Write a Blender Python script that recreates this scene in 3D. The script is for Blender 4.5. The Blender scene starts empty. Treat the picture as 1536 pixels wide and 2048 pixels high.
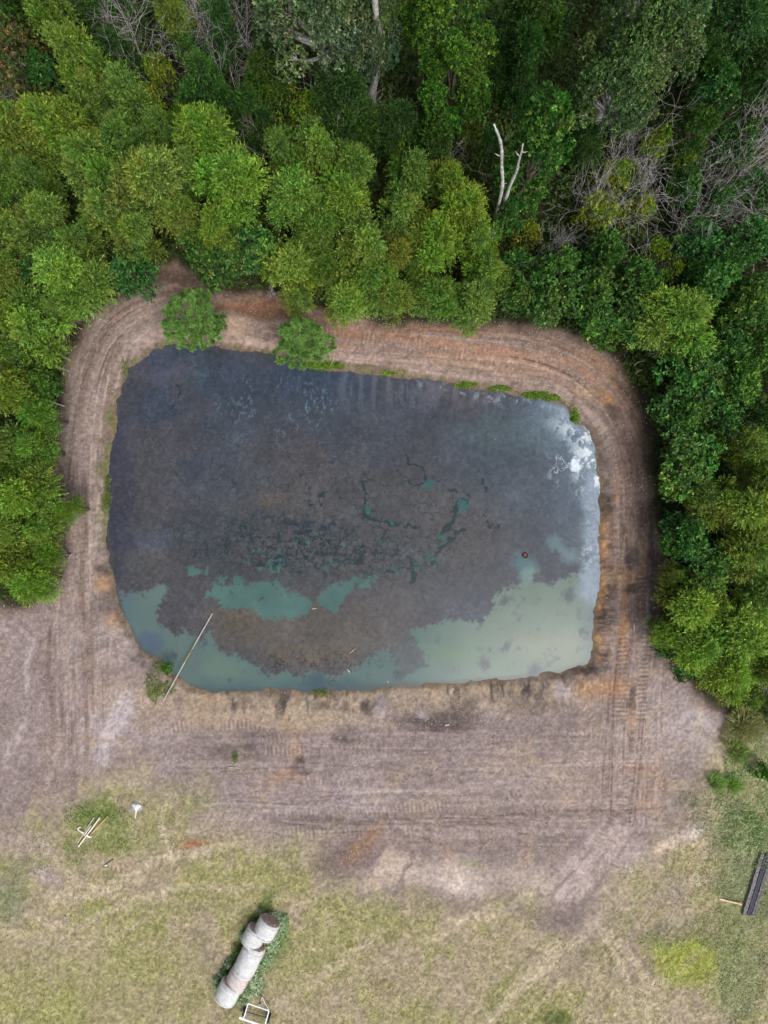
import bpy, math
import numpy as np
from mathutils import Vector, Matrix

# ------------------------------------------------------------------ camera, sky, sun, exposure
SC = bpy.context.scene
H = 46.0            # flying height of the camera, metres
S = 30.0            # photograph pixels per metre on the ground
cam_d = bpy.data.cameras.new('camera'); cam = bpy.data.objects.new('camera', cam_d)
SC.collection.objects.link(cam); SC.camera = cam
cam.location = (0, 0, H); cam.rotation_euler = (0, 0, 0)
cam_d.sensor_fit = 'VERTICAL'; cam_d.sensor_height = 36.0; cam_d.lens = 36.0 * H / (2048 / S)
cam_d.clip_start = 0.5; cam_d.clip_end = 3000
SUN_EL, SUN_AZ = math.radians(60), math.radians(146)     # azimuth clockwise from +Y (top of the picture)
w = bpy.data.worlds.new("World"); SC.world = w; w.use_nodes = True
nt = w.node_tree; bg = nt.nodes['Background']
sky = nt.nodes.new('ShaderNodeTexSky'); sky.sky_type = 'NISHITA'; sky.sun_disc = False
sky.sun_elevation = SUN_EL; sky.sun_rotation = SUN_AZ; sky.air_density = 1.0; sky.dust_density = 6.0; sky.ozone_density = 1.0
hs = nt.nodes.new('ShaderNodeHueSaturation'); hs.inputs['Saturation'].default_value = 0.45
nt.links.new(sky.outputs[0], hs.inputs['Color']); nt.links.new(hs.outputs[0], bg.inputs[0]); bg.inputs[1].default_value = 0.115
sl = bpy.data.lights.new('sun', 'SUN'); sl.energy = 1.45; sl.angle = math.radians(34); sl.color = (1, .985, .955)
so = bpy.data.objects.new('sun', sl); SC.collection.objects.link(so)
sd = Vector((math.sin(SUN_AZ) * math.cos(SUN_EL), math.cos(SUN_AZ) * math.cos(SUN_EL), math.sin(SUN_EL)))
so.rotation_euler = sd.to_track_quat('Z', 'Y').to_euler()
SC.view_settings.view_transform = 'Standard'; SC.view_settings.look = 'None'
SC.view_settings.exposure = 0.35; SC.view_settings.gamma = 1.0

# ------------------------------------------------------------------ helpers
COL = SC.collection
rng = np.random.default_rng(11)
def W(px, py, h=0.0):
    k = (H - h) / H / S
    return (px - 768) * k, (1024 - py) * k
def lin(c):
    c = np.asarray(c, float) / 255.0
    return np.where(c <= .04045, c / 12.92, ((c + .055) / 1.055) ** 2.4)
def sm(a, b, x):
    t = np.clip((x - a) / (b - a), 0, 1); return t * t * (3 - 2 * t)
TAB = np.random.default_rng(5).random((256, 256))
def vn(x, y, seed=0):
    x = x + seed * 17.37; y = y + seed * 31.71
    xi = np.floor(x).astype(int); yi = np.floor(y).astype(int); fx = x - xi; fy = y - yi
    fx = fx * fx * (3 - 2 * fx); fy = fy * fy * (3 - 2 * fy)
    a = TAB[xi & 255, yi & 255]; b = TAB[(xi + 1) & 255, yi & 255]; c = TAB[xi & 255, (yi + 1) & 255]; d = TAB[(xi + 1) & 255, (yi + 1) & 255]
    return (a * (1 - fx) + b * fx) * (1 - fy) + (c * (1 - fx) + d * fx) * fy
def fb(x, y, sc, o=4, seed=0, g=.5):
    s = 0; a = 1; t = 0
    for i in range(o):
        s = s + a * vn(x / sc * 2 ** i, y / sc * 2 ** i, seed + i * 3); t += a; a *= g
    return s / t
def worley(x, y, seed=0):
    xi = np.floor(x).astype(int); yi = np.floor(y).astype(int); f1 = np.full(x.shape, 9.); f2 = np.full(x.shape, 9.)
    for i in (-1, 0, 1):
        for j in (-1, 0, 1):
            cx, cy = xi + i, yi + j; d = np.hypot(cx + TAB[(cx + seed * 13) & 255, (cy + seed * 7) & 255] - x, cy + TAB[(cx + 91 + seed) & 255, (cy + 37) & 255] - y)
            f2 = np.minimum(f2, np.maximum(f1, d)); f1 = np.minimum(f1, d)
    return f1, f2
def seg_d(X, Y, pts):
    """distance to a polyline, plus arc length and signed side offset of the nearest point"""
    best = np.full(X.shape, 1e9); sv = np.zeros(X.shape); tv = np.zeros(X.shape); acc = 0
    for (x0, y0), (x1, y1) in zip(pts[:-1], pts[1:]):
        dx, dy = x1 - x0, y1 - y0; L = math.hypot(dx, dy)
        u = np.clip(((X - x0) * dx + (Y - y0) * dy) / L / L, 0, 1)
        ex = X - x0 - u * dx; ey = Y - y0 - u * dy; d = np.hypot(ex, ey)
        m = d < best; best = np.where(m, d, best); sv = np.where(m, acc + u * L, sv)
        tv = np.where(m, np.sign(ex * dy - ey * dx) * d, tv); acc += L
    return best, sv, tv
def sdf(X, Y, pts):
    """signed distance to a polygon, negative inside"""
    d, _, _ = seg_d(X, Y, list(pts) + [pts[0]])
    ins = np.zeros(X.shape, bool); n = len(pts)
    for i in range(n):
        x0, y0 = pts[i]; x1, y1 = pts[(i + 1) % n]
        if y0 == y1: continue
        ins ^= ((y0 > Y) != (y1 > Y)) & (X < (x1 - x0) * (Y - y0) / (y1 - y0) + x0)
    return np.where(ins, -d, d)
def smooth_line(pts, k=6):
    out = []; P = [pts[0]] + list(pts) + [pts[-1]]
    for i in range(1, len(P) - 2):
        for j in range(k):
            t = j / k; a, b, c, d = [np.array(P[i + q], float) for q in (-1, 0, 1, 2)]
            out.append(tuple(.5 * (2 * b + (c - a) * t + (2 * a - 5 * b + 4 * c - d) * t * t + (3 * b - a - 3 * c + d) * t ** 3)))
    out.append(tuple(pts[-1])); return out
def tag(o, label=None, cat=None, group=None, kind=None):
    if label: o['label'] = label
    if cat: o['category'] = cat
    if group: o['group'] = group
    if kind: o['kind'] = kind
    return o
def empty(name, loc=(0, 0, 0), rz=0, sc=1):
    o = bpy.data.objects.new(name, None); COL.objects.link(o); o.location = loc; o.rotation_euler = (0, 0, rz)
    o.scale = (sc,) * 3 if not isinstance(sc, tuple) else sc; o.empty_display_size = .2; return o
def link(name, me, parent=None, color=None):
    o = bpy.data.objects.new(name, me); COL.objects.link(o)
    if parent: o.parent = parent
    if color is not None: o.color = (*color, 1)
    return o
def np_mesh(name, V, F, mat=None, col=None, smooth=False):
    me = bpy.data.meshes.new(name); V = np.asarray(V, np.float32); F = np.asarray(F, np.int32); k = F.shape[1]
    me.vertices.add(len(V)); me.vertices.foreach_set('co', V.ravel())
    me.loops.add(F.size); me.loops.foreach_set('vertex_index', F.ravel())
    me.polygons.add(len(F)); me.polygons.foreach_set('loop_start', np.arange(0, F.size, k, dtype=np.int32))
    if smooth: me.polygons.foreach_set('use_smooth', np.ones(len(F), bool))
    me.update(calc_edges=True)
    if col is not None:
        a = me.color_attributes.new('Col', 'FLOAT_COLOR', 'POINT')
        c = np.ones((len(V), 4), np.float32); c[:, :3] = col; a.data.foreach_set('color', c.ravel())
    if mat: me.materials.append(mat)
    return me

# ------------------------------------------------------------------ materials
def new_mat(name):
    m = bpy.data.materials.new(name); m.use_nodes = True
    return m, m.node_tree, m.node_tree.nodes['Principled BSDF']
def plain(name, c, rough=.7, var=.15, scale=6.0, metal=0, c2=None, bump=0.0):
    m, t, p = new_mat(name); N = t.nodes; tc = N.new('ShaderNodeTexCoord'); no = N.new('ShaderNodeTexNoise')
    no.inputs['Scale'].default_value = scale; no.inputs['Detail'].default_value = 6; t.links.new(tc.outputs['Object'], no.inputs['Vector'])
    r = N.new('ShaderNodeValToRGB'); a = lin(c); b = lin(c2) if c2 is not None else a * (1 - 2 * var)
    r.color_ramp.elements[0].color = (*b, 1); r.color_ramp.elements[1].color = (*np.clip(a * (1 + var), 0, 1), 1)
    r.color_ramp.elements[0].position = .35; r.color_ramp.elements[1].position = .65
    t.links.new(no.outputs[0], r.inputs[0]); t.links.new(r.outputs[0], p.inputs['Base Color'])
    p.inputs['Roughness'].default_value = rough; p.inputs['Metallic'].default_value = metal
    if bump:
        bn = N.new('ShaderNodeBump'); bn.inputs['Strength'].default_value = bump; bn.inputs['Distance'].default_value = .02
        t.links.new(no.outputs[0], bn.inputs['Height']); t.links.new(bn.outputs[0], p.inputs['Normal'])
    return m
def leaf_mat(name, trans=.28, rough=.55, spec=.25):
    m, t, p = new_mat(name); N = t.nodes
    at = N.new('ShaderNodeAttribute'); at.attribute_name = 'Col'; oi = N.new('ShaderNodeObjectInfo')
    mx = N.new('ShaderNodeMix'); mx.data_type = 'RGBA'; mx.blend_type = 'MULTIPLY'; mx.inputs[0].default_value = 1
    t.links.new(at.outputs['Color'], mx.inputs[6]); t.links.new(oi.outputs['Color'], mx.inputs[7])
    p.inputs['Roughness'].default_value = rough; p.inputs['Specular IOR Level'].default_value = spec
    t.links.new(mx.outputs[2], p.inputs['Base Color'])
    tr = N.new('ShaderNodeBsdfTranslucent'); t.links.new(mx.outputs[2], tr.inputs[0])
    ms = N.new('ShaderNodeMixShader'); ms.inputs[0].default_value = trans
    t.links.new(p.outputs[0], ms.inputs[1]); t.links.new(tr.outputs[0], ms.inputs[2])
    t.links.new(ms.outputs[0], N['Material Output'].inputs[0]); return m
LEAF = leaf_mat('leaf'); NEEDLE = leaf_mat('needle', .12, .6)
GRASSM = leaf_mat('grass_blade', .2, .8, .1)
BARK = plain('bark', (122, 112, 98), .9, .25, 8, c2=(74, 64, 54), bump=.4)
PALEBARK = plain('pale_bark', (205, 203, 200), .8, .1, 5, c2=(150, 145, 140), bump=.4)
DEADBARK = plain('dead_bark', (192, 187, 186), .9, .12, 5, c2=(146, 140, 138))

# ground: colour painted per vertex (soil, grass, stains), finer grain from noise nodes
def ground_mat(name, fine=1.0, rough=.95):
    m, t, p = new_mat(name); N = t.nodes; L = t.links
    at = N.new('ShaderNodeAttribute'); at.attribute_name = 'Col'; geo = N.new('ShaderNodeNewGeometry')
    def noise(sc, det=6, rg=.65):
        n = N.new('ShaderNodeTexNoise'); n.inputs['Scale'].default_value = sc; n.inputs['Detail'].default_value = det
        n.inputs['Roughness'].default_value = rg; L.new(geo.outputs['Position'], n.inputs['Vector']); return n
    n1 = noise(14, 8, .8); n2 = noise(2.2, 5, .6)
    r1 = N.new('ShaderNodeMapRange'); r1.inputs['From Min'].default_value = .3; r1.inputs['From Max'].default_value = .7
    r1.inputs['To Min'].default_value = 1 - .32 * fine; r1.inputs['To Max'].default_value = 1 + .32 * fine; L.new(n1.outputs[0], r1.inputs[0])
    r2 = N.new('ShaderNodeMapRange'); r2.inputs['From Min'].default_value = .3; r2.inputs['From Max'].default_value = .7
    r2.inputs['To Min'].default_value = .9; r2.inputs['To Max'].default_value = 1.1; L.new(n2.outputs[0], r2.inputs[0])
    mu = N.new('ShaderNodeMath'); mu.operation = 'MULTIPLY'; L.new(r1.outputs[0], mu.inputs[0]); L.new(r2.outputs[0], mu.inputs[1])
    vm = N.new('ShaderNodeVectorMath'); vm.operation = 'SCALE'; L.new(at.outputs['Color'], vm.inputs[0]); L.new(mu.outputs[0], vm.inputs['Scale'])
    L.new(vm.outputs[0], p.inputs['Base Color']); p.inputs['Roughness'].default_value = rough; p.inputs['Specular IOR Level'].default_value = .15
    b = N.new('ShaderNodeBump'); b.inputs['Strength'].default_value = .6; b.inputs['Distance'].default_value = .05
    L.new(n1.outputs[0], b.inputs['Height']); L.new(b.outputs[0], p.inputs['Normal']); return m
GROUND = ground_mat('soil_and_turf')

# ------------------------------------------------------------------ ground painting
POND = [(335, 691), (370, 690), (400, 690), (470, 700), (560, 715), (620, 734), (700, 742), (760, 747), (850, 760), (920, 772), (1010, 785), (1090, 800), (1132, 812),
        (1150, 842), (1175, 862), (1190, 900), (1198, 960), (1201, 1040), (1197, 1100), (1194, 1180), (1182, 1240), (1186, 1290), (1180, 1325), (1120, 1345),
        (1000, 1359), (900, 1366), (780, 1372), (650, 1383), (520, 1380), (420, 1383), (375, 1372), (345, 1348), (320, 1320), (285, 1300), (270, 1275), (245, 1230),
        (226, 1160), (215, 1080), (213, 1000), (216, 930), (223, 870), (239, 801), (260, 738), (297, 704)]
WZ = -0.45
kz = (H - WZ) / H
POND_G = [(768 + (x - 768) * kz, 1024 + (y - 1024) * kz) for x, y in POND]
FOREST = [(-2000, 1215), (-100, 1212), (60, 1205), (105, 1180), (112, 1090), (108, 1000), (112, 850), (130, 750), (155, 660), (200, 600), (260, 572), (320, 540), (345, 522), (380, 545), (430, 580),
          (540, 592), (640, 612), (760, 640), (860, 640), (960, 652), (1060, 645), (1150, 672), (1235, 722), (1290, 820), (1308, 1000), (1328, 1100), (1322, 1250),
          (1350, 1330), (1420, 1395), (1480, 1440), (1560, 1475), (4000, 1500), (4000, -3000), (-2000, -3000)]
GRASSP = [(-2000, 1760), (-60, 1720), (60, 1670), (105, 1635), (175, 1590), (250, 1572), (400, 1585), (430, 1650), (560, 1688), (650, 1702), (680, 1760), (800, 1790), (980, 1800),
          (1080, 1795), (1125, 1850), (1185, 1850), (1225, 1745), (1310, 1705), (1370, 1630), (1400, 1560), (1425, 1490), (1480, 1440), (4000, 1480), (4000, 4000), (-2000, 4000)]
RING = smooth_line([(150, 1560), (150, 1300), (160, 1000), (178, 800), (225, 672), (330, 606), (480, 618), (650, 662), (900, 690), (1080, 712), (1195, 775), (1262, 880), (1280, 1050), (1275, 1250), (1262, 1400), (1250, 1640)])

def paint_ground(X, Y):
    """X, Y in photograph pixels on the ground plane; returns sRGB colour 0..255 and height"""
    wx = X + (fb(X, Y, 60, 4, 1) - .5) * 46; wy = Y + (fb(X, Y, 60, 4, 9) - .5) * 46
    fx = X + (fb(X, Y, 14, 3, 41) - .5) * 16; fy = Y + (fb(X, Y, 14, 3, 49) - .5) * 16
    n_big = fb(X, Y, 160, 4, 21); n_mid = fb(X, Y, 38, 4, 25); n_fin = fb(X, Y, 8, 3, 29); n_grn = fb(X, Y, 4, 2, 33)
    C = np.zeros(X.shape + (3,)); Z = (fb(X, Y, 120, 3, 77) - .5) * .12 + (n_mid - .5) * .06 + (n_fin - .5) * .035
    def mix(c, m):
        m = np.clip(m, 0, 1)[..., None]; C[:] = C * (1 - m) + np.asarray(c, float) * m
    def blob(x, y, rx, ry, rot=0, soft=.6, sharp=False):
        a = math.radians(rot); qx, qy = (fx, fy) if sharp else (wx, wy)
        u = ((qx - x) * math.cos(a) + (qy - y) * math.sin(a)) / rx; v = (-(qx - x) * math.sin(a) + (qy - y) * math.cos(a)) / ry
        return 1 - sm(1 - soft, 1 + soft * .5, np.hypot(u, v))
    # dirt base: pinkish grey
    C[:] = (150, 137, 131)
    mix((164, 152, 147), sm(.5, .68, n_big) * .7); mix((132, 119, 112), sm(.5, .36, n_big) * .7)
    mix((166, 148, 122), sm(.55, .75, n_mid) * .5)
    # large hue zones
    mix((146, 128, 114), sm(900, 760, Y) * sm(120, 260, X) * .9)                         # road behind pond: brown
    mix((148, 135, 124), blob(210, 740, 90, 190) * .8)
    mix((124, 108, 98), blob(1270, 1010, 75, 330) * .9)                                 # right road: dark brown
    mix((134, 114, 100), blob(1300, 800, 70, 80) * .7)
    mix((146, 132, 122), blob(165, 1010, 70, 260) * .9)
    mix((158, 140, 118), blob(460, 1420, 230, 50) * .7); mix((168, 154, 130), blob(640, 1430, 130, 40) * .75); mix((164, 148, 128), blob(1000, 1400, 220, 35) * .5)
    mix((146, 128, 116), blob(820, 1660, 320, 40) * .5); mix((166, 148, 132), blob(1190, 1560, 160, 90) * .45)
    mix((140, 126, 120), blob(60, 1360, 120, 170) * .5); mix((172, 158, 150), blob(230, 1290, 70, 50) * .6); mix((178, 160, 140), blob(230, 1390, 70, 40) * .5)
    mix((186, 178, 176), blob(232, 1445, 26, 70, 28, .5, True) * .75); mix((188, 180, 178), blob(205, 1510, 14, 28, 10, .5, True) * .75)
    # streaks along the ring road and across the lower bank
    d, s, t = seg_d(X, Y, RING)
    on = 1 - sm(48, 95, d); fine = fb(s / 26, t / 1.7, 1.0, 2, 53); C *= (1 + .22 * (fine - .5) * on)[..., None]
    st = fb(s / 60, t / 3.2, 1.0, 3, 51); st2 = fb(s / 150, t / 11, 1.0, 3, 55)
    mix((100, 82, 70), on * sm(.56, .82, st) * .4); mix((172, 156, 142), on * sm(.46, .2, st) * .35)
    mix((108, 88, 74), on * sm(.52, .78, st2) * .4); mix((170, 150, 134), on * sm(.48, .22, st2) * .35)
    up = sm(900, 700, Y); topr = up * sm(420, 560, X)
    orr = fb(s / 120, t / 9, 1.0, 3, 61)
    mix((160, 122, 98), (1 - sm(12, 52, np.abs(t - 4))) * topr * sm(.38, .62, orr) * .8 * on)
    mix((172, 138, 114), blob(1010, 715, 190, 20, 6, .8) * .7); mix((156, 112, 86), blob(890, 655, 130, 12, 4, .8) * .75)
    mix((186, 158, 132), blob(960, 735, 150, 10, 7, .8) * .6)
    mix((158, 124, 98), blob(1200, 735, 60, 22, 30, .8) * .6); mix((180, 150, 122), blob(1180, 785, 30, 14, 0) * .7)
    mix((140, 96, 66), blob(500, 612, 70, 16, 8, .8) * .7); mix((182, 160, 136), blob(470, 650, 38, 22, 10) * .8); mix((186, 164, 144), blob(520, 680, 60, 12, 12) * .6)
    mix((96, 76, 62), blob(560, 632, 120, 10, 12, .8) * .6); mix((88, 70, 58), blob(345, 560, 60, 22, 0) * .65); mix((160, 138, 108), blob(370, 582, 34, 6, 5) * .7)
    mix((150, 136, 126), blob(290, 660, 55, 38, -30) * .7)
    # orange clay patches
    for q in [(1208, 1075, 14, 70, 0, .8), (1210, 1165, 16, 50, 0, .8), (1200, 1265, 20, 34, 0, .75), (1248, 1260, 12, 100, 2, .75), (1285, 1135, 8, 90, 3, .5), (1250, 1145, 30, 60, 0, .35), (1215, 800, 26, 18, 30, .7),
              (1235, 1375, 46, 30, 0, .55), (1180, 1375, 50, 22, 10, .6), (1262, 1440, 10, 60, 0, .5), (575, 1555, 42, 16, 0, .8), (590, 1500, 14, 55, 4, .65), (572, 1455, 10, 30, 0, .6),
              (415, 1395, 55, 16, 5, .5), (490, 1385, 50, 8, 0, .55), (680, 1390, 60, 8, 0, .55), (735, 1680, 20, 60, 40, .7), (385, 1688, 34, 9, -3, .75), (500, 1690, 28, 8, 0, .55), (205, 1165, 22, 22, 0, .7),
              (232, 1238, 26, 18, 35, .6), (190, 1480, 30, 6, 10, .3), (230, 1480, 34, 8, 0, .35), (870, 1692, 40, 5, 6, .6), (1330, 1700, 40, 10, -20, .35), (1300, 1560, 50, 30, 30, .35), (1290, 1600, 26, 20, 0, .35), (143, 1055, 6, 34, 0, .55),
              (235, 815, 4, 24, 12, .6), (226, 850, 14, 20, 0, .4), (1240, 960, 14, 30, 0, .5), (1230, 1000, 8, 26, 30, .5)]:
        x, y, rx, ry, r, o = q
        mix((180, 136, 92) if x > 1100 else (170, 132, 96), blob(x, y, rx, ry, r, .8, True) * o * (.45 + .8 * n_fin) * sm(.2, .55, n_mid))
    # dark organic sludge stains on the dug bank; long dark strips beside the right-hand trees
    for q in [(1210, 1010, 16, 22, 0, .7), (1262, 1115, 12, 26, 0, .7), (1268, 1178, 24, 10, 0, .7), (1225, 1190, 12, 24, 0, .5), (1212, 1235, 20, 28, 0, .6), (1245, 1065, 5, 26, 0, .5), (1290, 1010, 18, 90, 0, .35), (1306, 1110, 9, 170, 0, .45),
              (1225, 825, 16, 18, 0, .5), (1205, 1320, 14, 26, -30, .5), (1172, 1342, 30, 8, 0, .7), (880, 1440, 80, 26, 2, .6), (930, 1405, 26, 22, 0, .6), (740, 1405, 14, 26, 10, .55), (645, 1400, 16, 18, 0, .7), (560, 1400, 40, 14, 0, .45),
              (470, 1400, 20, 16, 0, .5), (520, 1480, 46, 22, 0, .35), (475, 1500, 60, 18, 0, .35), (595, 1530, 12, 20, 20, .8), (612, 1545, 14, 10, 0, .5), (680, 1480, 20, 9, 0, .5), (690, 1465, 22, 22, 0, .3), (1060, 1400, 60, 28, 0, .4),
              (1262, 1480, 9, 22, 0, .45), (710, 1650, 110, 14, -3, .4), (1264, 1395, 10, 34, 12, .6), (720, 1740, 60, 20, -30, .45), (600, 1640, 90, 14, 0, .35), (960, 1640, 100, 10, 6, .3), (1130, 1820, 50, 36, 0, .4), (850, 1700, 10, 50, 8, .3),
              (200, 1140, 14, 12, 0, .5), (190, 1300, 60, 10, -25, .25), (282, 1302, 10, 10, 0, .7), (300, 1310, 14, 8, 30, .5), (205, 1205, 20, 26, 0, .35)]:
        x, y, rx, ry, r, o = q
        mix((70, 63, 60), blob(x, y, rx * 1.1, ry * 1.1, r, .6, True) * o * (.55 + .9 * n_fin))
    dp = sdf(X, Y, POND_G); mix((190, 174, 146), sm(70, 20, dp) * sm(1350, 1380, Y) * sm(.35, .6, fb(X, Y, 55, 3, 76)) * .55)
    # vertical drips of mud on the lower and right banks
    dp = sdf(X, Y, POND_G)
    dr = fb((X + (n_mid - .5) * 30) / 8, Y / 34, 1, 4, 71, .6); bank = sm(80, 10, dp) * sm(1340, 1372, Y) * (.3 + 1.2 * sm(.35, .65, fb(X, Y, 70, 2, 75)))
    mix((96, 86, 78), bank * sm(.54, .72, dr) * .75); mix((182, 160, 128), bank * sm(.45, .28, dr) * .6)
    dr2 = fb(X / 40, Y / 5, 1, 3, 73); bankr = sm(60, 6, dp) * sm(1180, 1205, X) * sm(1000, 1080, Y)
    mix((110, 78, 52), bankr * sm(.56, .74, dr2) * .6); mix((196, 152, 104), sm(22, 10, dp) * sm(1180, 1205, X) * sm(1020, 1060, Y) * sm(1340, 1320, Y) * sm(.3, .5, fb(X, Y, 24, 3, 79)) * .85); mix((196, 154, 110), bankr * sm(.46, .28, dr2) * .5)
    mix((176, 166, 164), blob(760, 1415, 14, 22, 0, .5, True) * .7); mix((172, 160, 158), blob(845, 1425, 16, 12, 0, .5, True) * .6); mix((184, 176, 174), blob(1125, 1385, 22, 20, 0, .6, True) * .55)
    mix((186, 180, 178), blob(1395, 1440, 34, 26, 0, .7, True) * .45); mix((190, 184, 182), blob(1290, 1250, 5, 60, 4, .6, True) * .5)
    # wheel streaks across the lower bank
    curv = (X - 760) ** 2 / 26000
    st = fb(X / 95, (Y + curv * .25) / 4.5, 1, 3, 81); st3 = fb(X / 220, (Y + curv * .4) / 16, 1, 3, 85)
    low = sm(1440, 1475, Y) * sm(1720, 1690, Y) * sm(180, 320, X) * sm(1420, 1340, X)
    mix((124, 112, 107), low * sm(.55, .8, st) * .3); mix((172, 161, 155), low * sm(.45, .22, st) * .3)
    mix((130, 116, 110), low * sm(.52, .75, st3) * .3); mix((170, 157, 148), low * sm(.46, .28, st3) * .4)
    lf = sm(1180, 1260, Y) * sm(1720, 1640, Y) * sm(330, 240, X); sv_ = fb((X + (Y - 1400) * .35) / 12, Y / 130, 1, 3, 87)
    mix((172, 161, 156), lf * sm(.55, .8, sv_) * .22); mix((134, 122, 116), lf * sm(.45, .22, sv_) * .2)
    mix((182, 172, 168), blob(60, 1340, 8, 60, 8, .6) * .6); mix((180, 170, 166), blob(30, 1490, 14, 60, 20, .6) * .5)
    # fine wheel ruts
    q = np.random.default_rng(91)
    for i in range(64):
        y0 = q.uniform(1455, 1700); x0 = q.uniform(200, 1150); x1 = x0 + q.uniform(120, 520); tl = q.normal() * .05; cv = q.normal() * 3e-4; ph = q.random() * 9
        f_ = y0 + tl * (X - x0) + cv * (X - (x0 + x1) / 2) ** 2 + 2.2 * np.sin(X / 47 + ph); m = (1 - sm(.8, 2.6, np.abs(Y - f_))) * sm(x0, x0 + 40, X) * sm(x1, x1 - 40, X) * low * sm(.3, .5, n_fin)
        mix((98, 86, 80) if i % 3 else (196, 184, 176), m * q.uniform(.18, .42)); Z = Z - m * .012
    q = np.random.default_rng(92); dR, sR, tR = seg_d(X, Y, RING)
    for i in range(46):
        t0 = q.uniform(-62, 62); s0 = q.uniform(200, 2700); s1 = s0 + q.uniform(150, 700)
        m = (1 - sm(.7, 2.4, np.abs(tR - t0 - 6 * np.sin(sR / 190 + i) - (sR - s0) * q.normal() * .02))) * sm(s0, s0 + 60, sR) * sm(s1, s1 - 60, sR) * on * (dR < 90) * sm(.3, .5, n_fin)
        mix((94, 76, 66) if i % 2 else (196, 176, 158), m * q.uniform(.25, .55)); Z = Z - m * .012
    # crawler tread ladders
    T = [([(560, 1662), (700, 1666), (830, 1664)], 11, .8), ([(500, 1625), (700, 1627), (800, 1617), (960, 1612)], 11, .6), ([(340, 1455), (440, 1450), (520, 1452)], 11, .8), ([(520, 1500), (640, 1503), (780, 1498)], 10, .6),
         ([(815, 1492), (940, 1480), (1060, 1478)], 9, .5), ([(1242, 1560), (1262, 1480), (1266, 1420)], 9, .3), ([(1246, 1270), (1242, 1360), (1232, 1440)], 10, .8), ([(1294, 1260), (1286, 1350), (1282, 1440)], 10, .8),
         ([(1270, 1350), (1255, 1395), (1248, 1440)], 9, .7), ([(1180, 1720), (1210, 1660), (1245, 1600), (1262, 1520)], 10, .8), ([(1215, 1740), (1250, 1680), (1262, 1640), (1250, 1560)], 9, .7), ([(1016, 1590), (1090, 1570), (1150, 1535), (1180, 1500)], 8, .7),
         ([(1120, 1420), (1160, 1410), (1200, 1450)], 8, .6), ([(1016, 1640), (1060, 1625), (1100, 1615)], 8, .6), ([(1310, 1640), (1330, 1625)], 9, .7), ([(1316, 900), (1318, 1060), (1322, 1150)], 9, .4), ([(1285, 1150), (1285, 1230)], 10, .6),
         ([(900, 1660), (1000, 1665), (1100, 1640)], 9, .4), ([(372, 1690), (396, 1685)], 10, .8), ([(470, 1345 + 130), (600, 1480)], 9, .5), ([(930, 1440), (1010, 1436)], 8, .6), ([(580, 1555), (640, 1560), (760, 1568)], 8, .5),
         ([(1175, 830), (1225, 900), (1245, 980)], 9, .35), ([(600, 650), (800, 680), (1000, 706)], 10, .5), ([(640, 672), (850, 700), (1050, 735)], 8, .4), ([(165, 1180), (170, 900), (190, 760)], 9, .35), ([(300, 620), (380, 588), (470, 590)], 9, .4),
         ([(60, 1640), (40, 1580)], 9, .4), ([(1330, 1460), (1240, 1465), (1100, 1462)], 8, .45), ([(1380, 1440), (1280, 1452)], 8, .35), ([(1180, 1480), (1200, 1520), (1215, 1600), (1210, 1680)], 8, .45)]
    for pts, wd, o in T:
        if len(pts) > 2: pts = smooth_line(pts, 5)
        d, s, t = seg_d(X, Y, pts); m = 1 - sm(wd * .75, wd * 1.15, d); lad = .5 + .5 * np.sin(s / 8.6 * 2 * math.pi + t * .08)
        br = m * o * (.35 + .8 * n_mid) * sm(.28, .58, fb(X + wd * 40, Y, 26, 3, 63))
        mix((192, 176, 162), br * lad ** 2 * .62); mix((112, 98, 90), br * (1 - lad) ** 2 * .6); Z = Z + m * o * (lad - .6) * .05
    # forest floor
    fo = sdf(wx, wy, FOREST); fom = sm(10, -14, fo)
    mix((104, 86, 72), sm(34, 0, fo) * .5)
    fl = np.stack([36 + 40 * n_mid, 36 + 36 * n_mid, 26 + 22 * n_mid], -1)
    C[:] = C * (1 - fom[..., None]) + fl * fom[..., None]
    # grass field
    g = sdf(wx + (n_mid - .5) * 50, wy + (n_mid - .5) * 60, GRASSP) + (n_fin - .5) * 30
    gm = sm(60, -60, g)
    n2 = fb(X, Y, 90, 5, 91, .6); n3 = fb(X, Y, 22, 4, 95, .65); n4 = fb(X, Y, 5, 2, 99)
    G = np.zeros_like(C); G[:] = (166, 155, 122)
    def gmix(c, m):
        m = np.clip(m, 0, 1)[..., None]; G[:] = G * (1 - m) + np.asarray(c, float) * m
    gmix((148, 149, 92), sm(.45, .68, n2) * .65); gmix((150, 136, 118), sm(.52, .3, n2) * .65)
    gmix((136, 140, 86), sm(.5, .75, n3) * .4); gmix((176, 164, 136), sm(.48, .25, n3) * .45)
    gmix((152, 154, 92), sm(1830, 1960, Y) * sm(460, 240, X) * .35)
    gmix((176, 164, 132), sm(1860, 1700, Y) * sm(560, 760, X) * .45)
    def gblob(c, x, y, rx, ry, rot=0, o=.7, soft=.7): gmix(c, blob(x, y, rx, ry, rot, soft) * o)
    gblob((150, 160, 74), 1365, 1910, 82, 66, 8, .9, .5); gblob((192, 178, 152), 880, 1742, 200, 38, 4, .85); gblob((202, 188, 168), 930, 1770, 66, 32, 0, .9); gblob((196, 180, 150), 800, 1700, 36, 40, 0, .6)
    gblob((194, 178, 148), 1140, 1760, 60, 60, -40, .7); gblob((150, 134, 128), 1130, 1830, 60, 44, -20, .8); gblob((140, 126, 120), 1150, 1890, 40, 60, 0, .5); gblob((132, 122, 118), 1350, 1860, 70, 30, 0, .55)
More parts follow.
